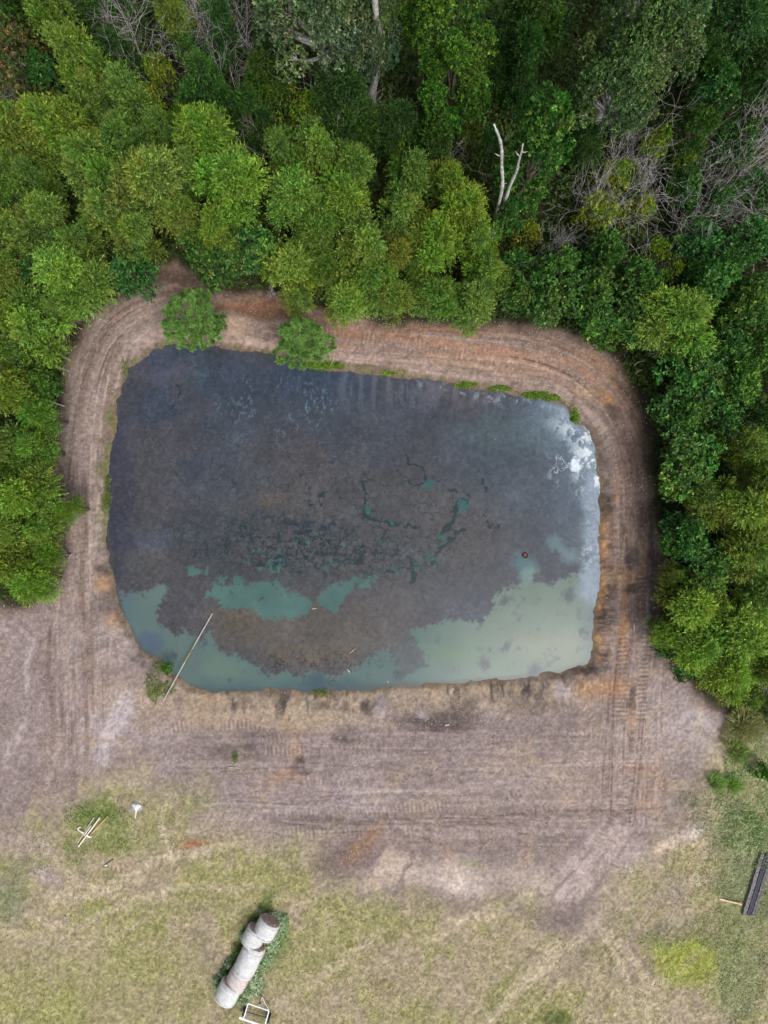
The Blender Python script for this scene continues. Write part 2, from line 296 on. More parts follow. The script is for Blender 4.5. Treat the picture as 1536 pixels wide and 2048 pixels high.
    gblob((196, 184, 170), 1390, 1660, 30, 14, -25, .8); gblob((200, 186, 164), 1340, 1690, 30, 10, -20, .7); gblob((196, 180, 160), 1400, 1760, 40, 14, -10, .5); gblob((180, 160, 140), 265, 1650, 40, 50, 0, .5); gblob((186, 164, 140), 225, 1715, 36, 30, 0, .8)
    gblob((176, 162, 156), 85, 1760, 40, 22, 30, .7); gblob((110, 124, 92), 20, 1800, 40, 60, 0, .5); gblob((112, 118, 84), 50, 1740, 26, 20, 0, .4); gblob((120, 142, 76), 190, 1620, 50, 30, -20, .6); gblob((122, 140, 70), 230, 1680, 90, 46, 0, .5)
    gblob((88, 110, 50), 490, 1880, 22, 120, 30, .9, .6); gblob((86, 112, 60), 520, 1930, 30, 100, 30, .7, .6); gblob((124, 138, 72), 420, 1600, 60, 30, 0, .5); gblob((134, 124, 90), 760, 1975, 30, 20, 0, .5)
    gblob((120, 132, 76), 950, 1725, 34, 16, 0, .6); gblob((112, 96, 78), 945, 1745, 20, 20, 0, .5); gblob((150, 150, 110), 1460, 1620, 60, 100, 0, .4); gblob((112, 130, 88), 1500, 1760, 60, 120, 0, .5); gblob((126, 146, 96), 1480, 1960, 60, 110, 0, .4)
    gblob((88, 100, 50), 1110, 2042, 40, 14, 0, .8); gblob((146, 130, 120), 1260, 1930, 60, 70, 0, .45); gblob((190, 176, 150), 1275, 2010, 80, 18, 10, .55)
    for pts, wd, o in [([(1190, 1850), (1060, 1960), (960, 2060)], 9, .55), ([(1110, 1890), (1010, 1990), (940, 2090)], 8, .5), ([(1180, 1840), (1240, 1890), (1300, 1980)], 8, .5), ([(1200, 1850), (1250, 1960), (1270, 2060)], 7, .5), ([(1310, 1960), (1290, 2060)], 8, .5),
                       ([(760, 1860), (700, 1910), (560, 2010)], 9, .4), ([(900, 1840), (1000, 1830), (1060, 1790)], 8, .5), ([(100, 1800), (200, 1780), (330, 1720), (480, 1690)], 10, .5), ([(60, 1830), (160, 1850), (300, 1790), (500, 1770)], 9, .4),
                       ([(80, 1680), (120, 1740), (230, 1790)], 8, .4), ([(340, 1590), (320, 1640), (335, 1700)], 6, .4), ([(1220, 1990), (1330, 1960)], 9, .4), ([(1000, 1800), (900, 1860), (820, 1900)], 7, .3), ([(0, 1860), (140, 1880), (280, 1850)], 10, .3)]:
        d, s, t = seg_d(wx * .5 + X * .5, wy * .5 + Y * .5, smooth_line(pts, 5)); gmix((190, 177, 148), (1 - sm(wd * .5, wd * 1.6, d)) * min(1, o * 1.6) * (.4 + .8 * n_fin))
    gst = fb((X * .75 + Y * .66) / 8, (Y * .75 - X * .66) / 90, 1, 3, 103)
    lr = sm(700, 1000, X) * sm(1780, 1860, Y)
    gmix((182, 168, 138), lr * sm(.58, .78, gst) * .45); gmix((120, 122, 74), lr * sm(.42, .25, gst) * .35)
    G *= (.86 + .28 * n4)[..., None]
    C[:] = C * (1 - gm[..., None]) + G * gm[..., None]
    for c_, x, y, rx, ry, rot, o in [((188, 172, 150), 770, 1735, 60, 46, 0, .75), ((196, 182, 164), 880, 1745, 150, 34, 4, .7), ((206, 192, 176), 925, 1772, 56, 26, 3, .85), ((190, 176, 158), 1080, 1770, 90, 40, 20, .6), ((180, 164, 156), 1150, 1760, 40, 90, 38, .7),
              ((120, 108, 104), 1130, 1835, 44, 30, -20, .6), ((184, 168, 158), 1215, 1690, 40, 60, 30, .5), ((140, 128, 124), 1060, 1830, 70, 22, 30, .35), ((134, 140, 92), 950, 1728, 30, 10, 0, .5), ((186, 176, 172), 1240, 1720, 30, 20, 30, .5), ((200, 188, 178), 1385, 1668, 30, 14, -25, .8),
              ((202, 186, 166), 1340, 1690, 34, 10, -20, .8), ((186, 174, 168), 1270, 1700, 26, 30, 0, .5), ((150, 136, 134), 1340, 1780, 50, 40, 0, .45), ((176, 160, 152), 240, 1560, 80, 20, 0, .4), ((170, 154, 146), 60, 1690, 90, 26, 0, .5), ((176, 160, 150), 470, 1640, 90, 20, 0, .4)]:
        mix(c_, blob(x, y, rx, ry, rot, .7, True) * o * (.5 + .8 * n_mid))
    d, s, t = seg_d(wx, Y, smooth_line([(820, 1705), (812, 1750), (795, 1790)], 4)); mix((128, 112, 106), (1 - sm(2, 8, d)) * .6)
    for pts in ([(1240, 1640), (1190, 1710), (1120, 1790)], [(1262, 1650), (1215, 1720), (1160, 1800)], [(1205, 1640), (1150, 1720), (1090, 1780)]):
        d, s, t = seg_d(X, Y, smooth_line(pts, 5)); mix((186, 174, 168), (1 - sm(3, 12, d)) * .4 * sm(.3, .6, n_mid) * (.5 + n_fin)); mix((118, 104, 98), (1 - sm(1, 4, np.abs(d - 13))) * .35 * sm(.6, .4, n_mid))
    mix((146, 90, 60), blob(388, 1688, 34, 8, -3, .7, True) * .6)
    mix((112, 98, 94), blob(690, 1712, 70, 40, -28, .8) * .8); mix((116, 102, 106), blob(735, 1715, 34, 18, -40, .7) * .6); mix((152, 118, 88), blob(722, 1690, 18, 60, 40, .9) * .6 * (.5 + n_fin))
    # greenish tinge at the waterline, wet soil
    wet = sm(16, 3, dp + (n_fin - .5) * 12)
    mix((96, 84, 66), wet * .6)
    edge = fb(X, Y, 16, 3, 107)
    gr = sm(22, 4, dp) * sm(.5, .68, edge) * sm(900, 820, Y)
    mix((100, 104, 62), gr * .55)
    mix((104, 110, 66), sm(26, 8, dp) * sm(.45, .62, edge) * sm(240, 220, X) * sm(1100, 1060, Y) * .6)
    C *= (.80 + .40 * n_grn)[..., None] * (.94 + .12 * fb(X, Y, 9, 2, 117))[..., None]
    # relief: the basin, the bank and a low berm
    dpn = dp + (fb(X, Y, 14, 4, 111, .6) - .5) * 12 + (fb(X, Y, 45, 2, 113) - .5) * 14
    bw = 30 + 18 * sm(1340, 1400, Y)
    zb = np.where(dpn > 0, WZ + (0 - WZ) * sm(-6, 1, dpn / bw) * 1.0, WZ - .9 * sm(0, -60, dpn))
    zb = np.where(dpn > 0, WZ + (-WZ) * sm(0, 1, np.clip(dpn / bw, 0, 1)) + .02, zb - .02 * sm(0, -3, dpn))
    k = sm(1.6, .9, dpn / bw)
    Z = Z * np.where(dpn > 0, .35 + .65 * sm(0, 40, dpn), .15) + np.where(dpn < bw * 1.6, zb * 1.0, 0) * 1.0
    Z = Z + np.where((dpn >= bw), 0, 0) + fom * .05
    return C, Z

KA = np.array([.83, .815, .87]); KW = np.array([.59, .67, .75])   # painted colour to albedo
def axis(lo, hi, st, far):
    a = np.arange(lo, hi + 1e-6, st); g = []; x = st
    p = hi
    while p < far: x *= 1.6; p += x; g.append(p)
    n = []; x = st; p = lo
    while p > -far: x *= 1.6; p -= x; n.append(p)
    return np.array(n[::-1] + list(a) + g)
gx = axis(-26.6, 26.6, .075, 900); gy = axis(-35.2, 35.2, .075, 900)
GX, GY = np.meshgrid(gx, gy, indexing='ij')
PXg, PYg = GX * S + 768, 1024 - GY * S
C, Z = paint_ground(PXg, PYg)
far = np.clip((np.maximum(np.abs(GX) - 60, np.abs(GY) - 60)) / 60, 0, 1); Z = Z * (1 - far)
nx, ny = GX.shape; idx = np.arange(nx * ny).reshape(nx, ny)
F = np.stack([idx[:-1, :-1], idx[1:, :-1], idx[1:, 1:], idx[:-1, 1:]], -1).reshape(-1, 4)
GC = np.clip(C, 0, 255).astype(np.float32)
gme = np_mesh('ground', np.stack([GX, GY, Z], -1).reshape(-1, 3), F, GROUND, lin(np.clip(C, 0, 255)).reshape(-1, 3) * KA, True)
tag(link('ground', gme), kind='structure')
def ground_z(x, y):
    i = np.clip(np.searchsorted(gx, x), 1, nx - 1); j = np.clip(np.searchsorted(gy, y), 1, ny - 1); return Z[i, j]
del C, F

# ------------------------------------------------------------------ pond surface
def water_mat():
    m, t, p = new_mat('pond_water'); N = t.nodes; L = t.links
    at = N.new('ShaderNodeAttribute'); at.attribute_name = 'Col'; geo = N.new('ShaderNodeNewGeometry')
    n = N.new('ShaderNodeTexNoise'); n.inputs['Scale'].default_value = 10; n.inputs['Detail'].default_value = 7; n.inputs['Roughness'].default_value = .75
    L.new(geo.outputs['Position'], n.inputs['Vector'])
    ra = N.new('ShaderNodeAttribute'); ra.attribute_name = 'Film'
    amp = N.new('ShaderNodeMath'); amp.operation = 'MULTIPLY'; amp.inputs[1].default_value = 1.1; L.new(ra.outputs['Fac'], amp.inputs[0])
    sb = N.new('ShaderNodeMath'); sb.operation = 'SUBTRACT'; sb.inputs[1].default_value = .5; L.new(n.outputs[0], sb.inputs[0])
    ml = N.new('ShaderNodeMath'); ml.operation = 'MULTIPLY_ADD'; ml.inputs[2].default_value = 1; L.new(sb.outputs[0], ml.inputs[0]); L.new(amp.outputs[0], ml.inputs[1])
    vm = N.new('ShaderNodeVectorMath'); vm.operation = 'SCALE'; L.new(at.outputs['Color'], vm.inputs[0]); L.new(ml.outputs[0], vm.inputs['Scale'])
    L.new(vm.outputs[0], p.inputs['Base Color'])
    rr = N.new('ShaderNodeMapRange'); rr.inputs['To Min'].default_value = .12; rr.inputs['To Max'].default_value = .26; L.new(ra.outputs['Fac'], rr.inputs[0]); L.new(rr.outputs[0], p.inputs['Roughness'])
    p.inputs['IOR'].default_value = 1.33; p.inputs['Specular IOR Level'].default_value = .5
    b = N.new('ShaderNodeBump'); b.inputs['Strength'].default_value = .12; b.inputs['Distance'].default_value = .02; L.new(n.outputs[0], b.inputs['Height']); L.new(b.outputs[0], p.inputs['Normal'])
    return m
def paint_water(X, Y):
    wx = X + (fb(X, Y, 34, 4, 1) - .5) * 44; wy = Y + (fb(X, Y, 34, 4, 9) - .5) * 44
    fx = X + (fb(X, Y, 9, 3, 12) - .5) * 15; fy = Y + (fb(X, Y, 9, 3, 19) - .5) * 15
    qx = wx * .45 + fx * .55 + (fb(X, Y, 5, 2, 14) - .5) * 12; qy = wy * .45 + fy * .55 + (fb(X, Y, 5, 2, 16) - .5) * 12
    C = np.zeros(X.shape + (3,)); n1 = fb(X, Y, 150, 4, 121); n2 = fb(X, Y, 40, 4, 123); n3 = fb(X, Y, 7, 3, 125)
    def mix(c, m):
        m = np.clip(m, 0, 1)[..., None]; C[:] = C * (1 - m) + np.asarray(c, float) * m
    def blob(x, y, rx, ry, rot=0, soft=.6, q=0):
        a = math.radians(rot); ux, uy = (wx, wy) if q == 0 else (qx, qy)
        u = ((ux - x) * math.cos(a) + (uy - y) * math.sin(a)) / rx; v = (-(ux - x) * math.sin(a) + (uy - y) * math.cos(a)) / ry
        return 1 - sm(1 - soft, 1 + soft * .5, np.hypot(u, v))
    C[:] = (77, 77, 82)
    mix((62, 70, 84), sm(620, 240, X) * sm(1050, 800, Y) * .8); mix((88, 80, 79), sm(.46, .62, n1) * .6); mix((70, 76, 84), sm(.5, .36, n1) * .5)
    mix((58, 68, 84), blob(600, 765, 190, 48) * .6); mix((64, 62, 74), blob(235, 1000, 34, 200) * .6); mix((90, 98, 106), blob(1050, 930, 150, 140) * .55)  # dark band below the far shore is tree reflection put into the colour
    mix((112, 128, 134), blob(1120, 860, 80, 60) * .5); mix((86, 98, 96), blob(1010, 870, 110, 40) * .5)
    mix((104, 92, 90), blob(780, 765, 26, 46) * .35); mix((100, 92, 98), blob(860, 785, 22, 50) * .3); mix((92, 90, 106), blob(310, 735, 60, 36) * .5); mix((86, 102, 116), blob(392, 735, 26, 40) * .5)  # upright streaks at the far shore: tree-line reflections painted into the colour
    mix((90, 82, 78), blob(680, 1080, 360, 170) * .65)
    mix((100, 88, 78), blob(600, 1265, 220, 80) * .85); mix((110, 94, 76), blob(480, 1230, 60, 50) * .6); mix((106, 92, 76), blob(620, 1300, 120, 34) * .7); mix((100, 86, 72), blob(545, 995, 34, 16) * .6)
    mix((92, 88, 82), blob(300, 1130, 60, 50) * .5); mix((96, 98, 112), blob(305, 1085, 40, 30) * .45)
    C *= (.88 + .24 * n2)[..., None]; C *= (.84 + .32 * n3)[..., None]; mix((112, 102, 96), sm(.58, .74, fb(X, Y, 5, 3, 127)) * sm(.4, .6, fb(X, Y, 60, 2, 129)) * .4); mix((64, 68, 78), sm(.60, .74, fb(X, Y, 6, 3, 128)) * .35)
    film = np.ones(X.shape)
    # open murky water
    def opens(pts, soft=10, d0=0.0):
        return sm(soft, -soft, sdf(qx, qy, pts) + d0)
    mid = np.maximum.reduce([opens([(440, 1150), (470, 1145), (500, 1165), (555, 1160), (590, 1185), (625, 1200), (620, 1230), (560, 1235), (520, 1240), (505, 1215), (450, 1215), (425, 1185)], 10),
                             opens([(640, 1185), (680, 1160), (750, 1150), (745, 1170), (700, 1185), (672, 1220), (635, 1215)], 5), opens([(370, 1130), (415, 1130), (418, 1150), (380, 1150)], 5),
                             opens([(510, 1120), (570, 1115), (560, 1145), (520, 1140)], 4) * .7, opens([(415, 1180), (430, 1178), (432, 1196), (412, 1196)], 4)])
    mid *= 1 - .8 * sm(.5, .62, fb(X, Y, 18, 3, 131)) * sm(1225, 1150, Y)
    mid = sm(.2, .75, mid + (fb(X, Y, 5, 3, 145, .65) - .5) * .9 * (mid > .01) * (mid < .995))
    mcol = np.zeros_like(C); mcol[:] = (88, 116, 106); mcol += (n2[..., None] - .5) * 30
    C[:] = C * (1 - mid[..., None]) + mcol * mid[..., None]; film *= 1 - mid
    rightw = opens([(1205, 1125), (1130, 1160), (1090, 1170), (1060, 1160), (1010, 1180), (980, 1195), (985, 1215), (960, 1245), (900, 1240), (850, 1255), (810, 1255), (795, 1290), (760, 1300), (720, 1335), (690, 1350), (610, 1345), (600, 1400), (1230, 1400), (1230, 1125)], 15)
    leftw = opens([(240, 1180), (270, 1190), (330, 1170), (340, 1185), (315, 1215), (325, 1250), (350, 1270), (370, 1260), (400, 1285), (420, 1255), (440, 1300), (470, 1310), (510, 1335), (540, 1350), (560, 1400), (360, 1400), (300, 1330), (240, 1290)], 13)
    botw = opens([(480, 1345), (620, 1350), (720, 1340), (720, 1400), (480, 1400)], 6)
    tc = np.zeros_like(C); tc[:] = (138, 152, 134)
    def tm(c, m):
        m = np.clip(m, 0, 1)[..., None]; tc[:] = tc * (1 - m) + np.asarray(c, float) * m
    tm((110, 132, 124), sm(1000, 760, X) * .9); tm((120, 136, 126), sm(540, 300, X)); tm((166, 166, 140), blob(1110, 1290, 90, 44, 0, .9) * .75); tm((130, 154, 120), blob(930, 1310, 90, 30, 0, .9) * .6)
    tm((126, 146, 122), blob(440, 1335, 50, 26, 0, .9) * .7); tm((104, 124, 134), sm(300, 250, X) * .45); tm((112, 130, 140), sm(1150, 1190, X) * .6)
    tm((88, 110, 112), sm(1352, 1385, Y + (n2 - .5) * 40) * .75); tm((78, 98, 106), blob(650, 1368, 70, 20, 0, .9) * .8); tm((98, 112, 134), blob(300, 1290, 24, 26) * .7)
    tc *= (.84 + .08 * n2)[..., None]
    sp = fb(X, Y, 20, 3, 141); sp2 = fb(X, Y, 7, 2, 147)
    tm((104, 106, 108), sm(.66, .8, sp) * .6 + sm(.78, .88, sp2) * .5)
    for x, y, r in [(805, 1290, 16), (830, 1315, 14), (1140, 1190, 14), (1005, 1205, 9), (1018, 1290, 10), (967, 1330, 10), (1165, 1265, 10), (350, 1310, 8), (410, 1292, 7), (460, 1358, 6), (985, 1305, 7), (1070, 1345, 18), (800, 1345, 12)]:
        tm((84, 88, 94), blob(x, y, r, r * 1.2, 20, .7, 1) * .8)
    op = np.maximum.reduce([rightw, leftw, botw * .95]); rag = fb(X, Y, 5, 3, 143, .65) - .5; op = sm(.25, .75, op + rag * 1.1 * (op > .01) * (op < .995))
    strip = sm(8, -4, sdf(X, Y, [(800, 1255), (815, 1255), (850, 1330), (800, 1350), (785, 1300)]) + (n3 - .5) * 30); op *= 1 - strip * .65
    C[:] = C * (1 - op[..., None]) + tc * op[..., None]; film *= 1 - op
    for x, y, rx, ry, c, o in [(1050, 1130, 30, 22, (96, 128, 126), .8), (1057, 1150, 16, 20, (132, 152, 142), .8), (1110, 1090, 26, 14, (116, 136, 132), .8), (1140, 1110, 26, 20, (130, 146, 142), .75)]:
        m = blob(x, y, rx, ry, 30, .7, 1) * o; mix(c, m); film *= 1 - m
    # leaden foam and pale film along the right shore; painted reflection streaks under the far shore
    d, s, t = seg_d(X, Y, [(1120, 800), (1185, 870), (1198, 960), (1200, 1060), (1194, 1180)])
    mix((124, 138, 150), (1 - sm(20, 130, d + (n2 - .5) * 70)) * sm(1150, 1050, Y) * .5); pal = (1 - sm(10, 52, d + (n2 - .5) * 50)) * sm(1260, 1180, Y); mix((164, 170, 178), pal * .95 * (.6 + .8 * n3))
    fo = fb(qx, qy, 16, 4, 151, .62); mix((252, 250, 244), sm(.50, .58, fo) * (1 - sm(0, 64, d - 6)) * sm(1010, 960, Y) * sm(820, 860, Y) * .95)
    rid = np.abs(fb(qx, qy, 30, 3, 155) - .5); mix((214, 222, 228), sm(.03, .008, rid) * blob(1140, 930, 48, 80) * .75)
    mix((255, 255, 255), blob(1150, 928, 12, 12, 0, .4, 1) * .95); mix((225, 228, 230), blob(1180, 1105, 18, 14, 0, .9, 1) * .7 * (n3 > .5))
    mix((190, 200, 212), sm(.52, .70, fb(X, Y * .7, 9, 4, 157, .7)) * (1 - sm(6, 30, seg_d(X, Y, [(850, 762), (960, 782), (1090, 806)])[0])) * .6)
    mix((130, 122, 128), sm(.5, .7, fb(X / 9, Y / 60, 1, 3, 159)) * sm(860, 760, Y) * sm(620, 700, X) * .45)  # pinkish vertical streaks: tree reflections painted into the water colour
    mix((120, 144, 158), sm(.60, .72, fb(X / 3, Y / 6, 1, 3, 161)) * sm(.45, .6, fb(X, Y, 30, 2, 163)) * blob(560, 820, 150, 80) * .7)
    # cracks opening in the scum
    rid = np.abs(fb(qx, qy, 26, 3, 165) - .5); zone = blob(600, 1090, 270, 62, 5, .8); mix((32, 52, 56), sm(.042, .014, rid) * zone * .95)
    r2 = np.abs(fb(fx, fy, 11, 2, 169) - .5); mix((34, 50, 56), sm(.06, .02, r2) * sm(.4, .55, n2) * zone * .9)
    mix((50, 42, 36), sm(.05, .015, r2) * blob(640, 1325, 120, 24, 0, .8) * .7)
    mix((76, 118, 108), sm(.68, .74, fb(X, Y, 12, 3, 175)) * blob(640, 1110, 240, 50, 0, .8) * .6)
    for sc_, zn, th, op_ in ((13, blob(650, 1105, 290, 58, 3, .8), .17, .95), (9, blob(560, 1090, 230, 60, 0, .8), .15, .7), (22, blob(760, 1060, 260, 110, 0, .9), .09, .9), (30, blob(640, 960, 300, 110, 0, .9), .06, .6), (15, blob(620, 1330, 130, 30, 0, .8), .18, .8)):
        f1, f2 = worley(fx / sc_, fy / sc_, sc_); brk = sm(.42, .6, fb(X, Y, 20, 3, 190 + sc_)); mix((28, 46, 50) if sc_ != 15 else (44, 38, 34), sm(th, th * .3, f2 - f1) * zn * brk * op_)
        mix((58, 92, 86), sm(.5, .42, f1 + .35 * (1 - brk)) * sm(.74, .82, fb(X, Y, 26, 3, 197)) * zn * (sc_ == 13) * .8)
    for pts, wd in [([(810, 908), (818, 928), (840, 935), (858, 965)], 3), ([(795, 942), (812, 955), (822, 970), (845, 970)], 2.6), ([(725, 965), (730, 1000), (727, 1025), (745, 1040), (790, 1048), (830, 1052)], 3), ([(935, 1000), (915, 1010), (905, 1045), (890, 1060), (875, 1080)], 4),
                    ([(925, 1060), (905, 1075), (880, 1100), (868, 1110), (866, 1125)], 3.5), ([(650, 1030), (640, 1000), (650, 985)], 1.5), ([(820, 1120), (828, 1150), (826, 1165)], 3), ([(770, 1145), (800, 1140), (840, 1130)], 3), ([(600, 945), (615, 975), (622, 1010)], 1.2), ([(350, 760), (360, 785), (345, 815), (330, 828)], 1.5),
                    ([(960, 940), (968, 965), (972, 985)], 1.5), ([(970, 1030), (985, 1060), (1000, 1050)], 1), ([(870, 960), (905, 980), (940, 990)], 1.5)]:
        d, s, t = seg_d(fx, fy, smooth_line(pts, 4)); mix((30, 54, 56), (1 - sm(wd * .5, wd * 1.4, d + (n3 - .5) * 7)) * .95)
    for x, y, r in [(858, 967, 12), (925, 1010, 13), (730, 1022, 8), (880, 1078, 8), (866, 1112, 7), (783, 1046, 6), (835, 1135, 6), (790, 1140, 8)]:
        mix((54, 98, 88), blob(x, y, r, r * .8, 30, .5, 1) * .95)
    dd = sdf(X, Y, POND); mix((92, 84, 74), sm(-9, -1, dd) * sm(1190, 1150, X) * .45)
    C *= (.93 + .14 * fb(X, Y, 2.4, 1, 181)[..., None] * film[..., None] + .07 * (1 - film[..., None]))
    return C, film
wxs = np.arange(-19.4, 15.2, .06); wys = np.arange(-12.9, 12.0, .06)
WX, WY = np.meshgrid(wxs, wys, indexing='ij'); C, film = paint_water(WX * S / kz + 768, 1024 - WY * S / kz)
idx = np.arange(WX.size).reshape(WX.shape); F = np.stack([idx[:-1, :-1], idx[1:, :-1], idx[1:, 1:], idx[:-1, 1:]], -1).reshape(-1, 4)
wme = np_mesh('water', np.stack([WX, WY, np.full(WX.shape, WZ)], -1).reshape(-1, 3), F, water_mat(), lin(np.clip(C, 0, 255)).reshape(-1, 3) * KW, True)
fa = wme.attributes.new('Film', 'FLOAT', 'POINT'); fa.data.foreach_set('value', film.astype(np.float32).ravel())
tag(link('pond_water', wme), kind='structure')
del C, F, film

# ------------------------------------------------------------------ foliage building blocks
def unit(v): return v / np.maximum(np.linalg.norm(v, axis=-1, keepdims=True), 1e-9)
def leaves(P, D, L, Wd, col, roll=None, r=rng):
    """rhombic leaf faces: base P, direction D, length L, width Wd"""
    n = len(P); D = unit(D); q = unit(r.normal(size=(n, 3))) if roll is None else roll
    side = unit(np.cross(D, q)); L = np.broadcast_to(L, n)[:, None]; Wd = np.broadcast_to(Wd, n)[:, None]
    a = P; m = P + D * L * .45; b = m + side * Wd * .5; c = P + D * L; d = m - side * Wd * .5
    V = np.stack([a, b, c, d], 1).reshape(-1, 3); F = np.arange(4 * n).reshape(n, 4); return V, F, np.repeat(col, 4, 0)
def sph(n, r=rng, up=0.0):
    d = r.normal(size=(n, 3)); d[:, 2] += up; return unit(d)
def mixc(a, b, t): return np.asarray(a)[None] * (1 - t[:, None]) + np.asarray(b)[None] * t[:, None]
class Tubes:
    def __init__(s, n=6): s.V = []; s.F = []; s.n = n; s.k = 0
    def add(s, pts, rad, cap=False):
        pts = np.asarray(pts, float); m = len(pts); t = np.gradient(pts, axis=0); t = unit(t)
        up = np.array([.31, .17, .93]) if abs(t[0][2]) < .9 else np.array([.93, .2, .1]); a = np.arange(s.n) / s.n * 2 * math.pi
        for i in range(m):
            u = unit(np.cross(t[i], up)); v = np.cross(t[i], u)
            s.V.append(pts[i] + rad[i] * (np.cos(a)[:, None] * u + np.sin(a)[:, None] * v))
        for i in range(m - 1):
            b = s.k + i * s.n
            for j in range(s.n): s.F.append((b + j, b + (j + 1) % s.n, b + s.n + (j + 1) % s.n, b + s.n + j))
        if cap:
            for e, b in ((0, s.k), (1, s.k + (m - 1) * s.n)):
                s.V.append(pts[0 if e == 0 else -1][None]); c = s.k + m * s.n + e
                for j in range(s.n): s.F.append((b + j, b + (j + 1) % s.n, c, c))
            s.k += 2
        s.k += m * s.n
    def mesh(s, name, mat, smooth=True):
        V = np.concatenate(s.V); F = np.array(s.F); me = bpy.data.meshes.new(name)
        me.from_pydata(V.tolist(), [], [tuple(dict.fromkeys(f)) for f in F.tolist()]); me.materials.append(mat)
        if smooth: me.polygons.foreach_set('use_smooth', np.ones(len(me.polygons), bool))
        return me
def lobes(n, R, z0, z1, r, flat=.8, lr=(.38, .55), rad=1.0):
    """centres and radii of the leaf masses that make a crown"""
    c = [];
    for i in range(n):
        u = (i + .5) / n; z = z0 + (z1 - z0) * (r.random() ** .8 if i else 1)
        prof = math.sqrt(max(.08, 1 - ((z - (z0 + z1) * .47) / ((z1 - z0) * .62)) ** 2))
        a = i * 2.4 + r.random() * .9; q = R * .66 * prof * (.35 + .65 * math.sqrt(r.random())) * rad
        if i == 0: q *= .2
        c.append((q * math.cos(a), q * math.sin(a), z, R * r.uniform(*lr)))
    return np.array(c)
def limbs(T, lob, r, base_r, multi=False, h0=.3):
    zc = lob[:, 2].mean(); top = lob[:, 2].max(); main = np.array([[0, 0, -.15], [.05 * r.normal(), .05 * r.normal(), top * .3], [.12 * r.normal(), .12 * r.normal(), top * .62], [lob[0][0], lob[0][1], top * .97]])
    if not multi: T.add(main, [base_r, base_r * .8, base_r * .55, base_r * .18])
    for x, y, z, R_ in lob:
        if multi: p0 = np.array([.22 * x / (abs(x) + .1) * r.random(), .22 * y / (abs(y) + .1) * r.random(), -.12])
        else:
            f = min(.8, max(.2, (z - R_ * .9) / top * .75)); p0 = main[1] * (1 - f) + main[3] * f; p0[2] = top * (.3 + .5 * f) * .9
        p3 = np.array([x, y, z + R_ * .55]); mid = p0 * .5 + p3 * .5 + np.array([x * .15, y * .15, -.2]) + r.normal(size=3) * .08
        rr = base_r * (.55 if multi else .42); T.add([p0, p0 * .7 + mid * .3, mid, mid * .4 + p3 * .6, p3], [rr, rr * .85, rr * .65, rr * .4, rr * .12])
        for k in range(3):
            d = sph(1, r, .4)[0]; T.add([mid * .5 + p3 * .5, mid * .2 + p3 * .8 + d * R_ * .35, np.array([x, y, z]) + d * R_ * .85], [rr * .35, rr * .22, rr * .06])

def willow_crown(seed, R=2.2, Ht=6.6, nl=15, tw=170, spiky=1.0, base=(80, 116, 44), tip=(148, 180, 84), z0=.42):
    r = np.random.default_rng(seed); lob = lobes(nl, R, Ht * z0, Ht * .88, r, lr=(.24, .44), rad=1.12)
    Vs = []; P = []; D = []; L = []; Cc = []
    for x, y, z, q in lob:
        lt = np.array([r.uniform(.82, 1.2), r.uniform(.88, 1.1), r.uniform(.75, 1.15)]) * r.uniform(.85, 1.15)
        n = int(tw * (q / R / .38) ** 1.7); d = sph(n, r, .55); d[:, 2] = np.maximum(d[:, 2], -.55); d = unit(d)
        rr = q * (1 + .22 * (vn(d[:, 0] * 2.5 + 9, d[:, 1] * 2.5 + 9, int(seed)) - .5) * 2)
        c = np.array([x, y, z]); ln = r.uniform(.35, .75, n) * spiky
        b = c + d * (rr * r.uniform(.35, .95, n))[:, None]
        td = unit(d + r.normal(size=(n, 3)) * .38 + np.array([0, 0, .12])); lf = 11; tv = r.uniform(.6, 1.35, (n, 1))
        for k in range(lf):
            u = (k + r.random(n)) / lf
            droop = -.22 * (u ** 2) * ln
            p = b + td * (u * ln)[:, None]; p[:, 2] += droop
            s_ = unit(np.cross(td, r.normal(size=(n, 3)))); dd = td * .8 + s_ * .62
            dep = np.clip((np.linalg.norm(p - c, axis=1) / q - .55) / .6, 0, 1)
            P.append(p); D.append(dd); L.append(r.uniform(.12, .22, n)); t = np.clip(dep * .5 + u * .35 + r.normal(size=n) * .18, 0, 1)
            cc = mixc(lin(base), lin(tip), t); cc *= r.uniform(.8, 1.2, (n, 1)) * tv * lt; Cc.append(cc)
    P = np.concatenate(P); D = np.concatenate(D); L = np.concatenate(L)
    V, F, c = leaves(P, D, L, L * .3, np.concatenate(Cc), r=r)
    return np_mesh('willow_crown', V, F, LEAF, c), lob
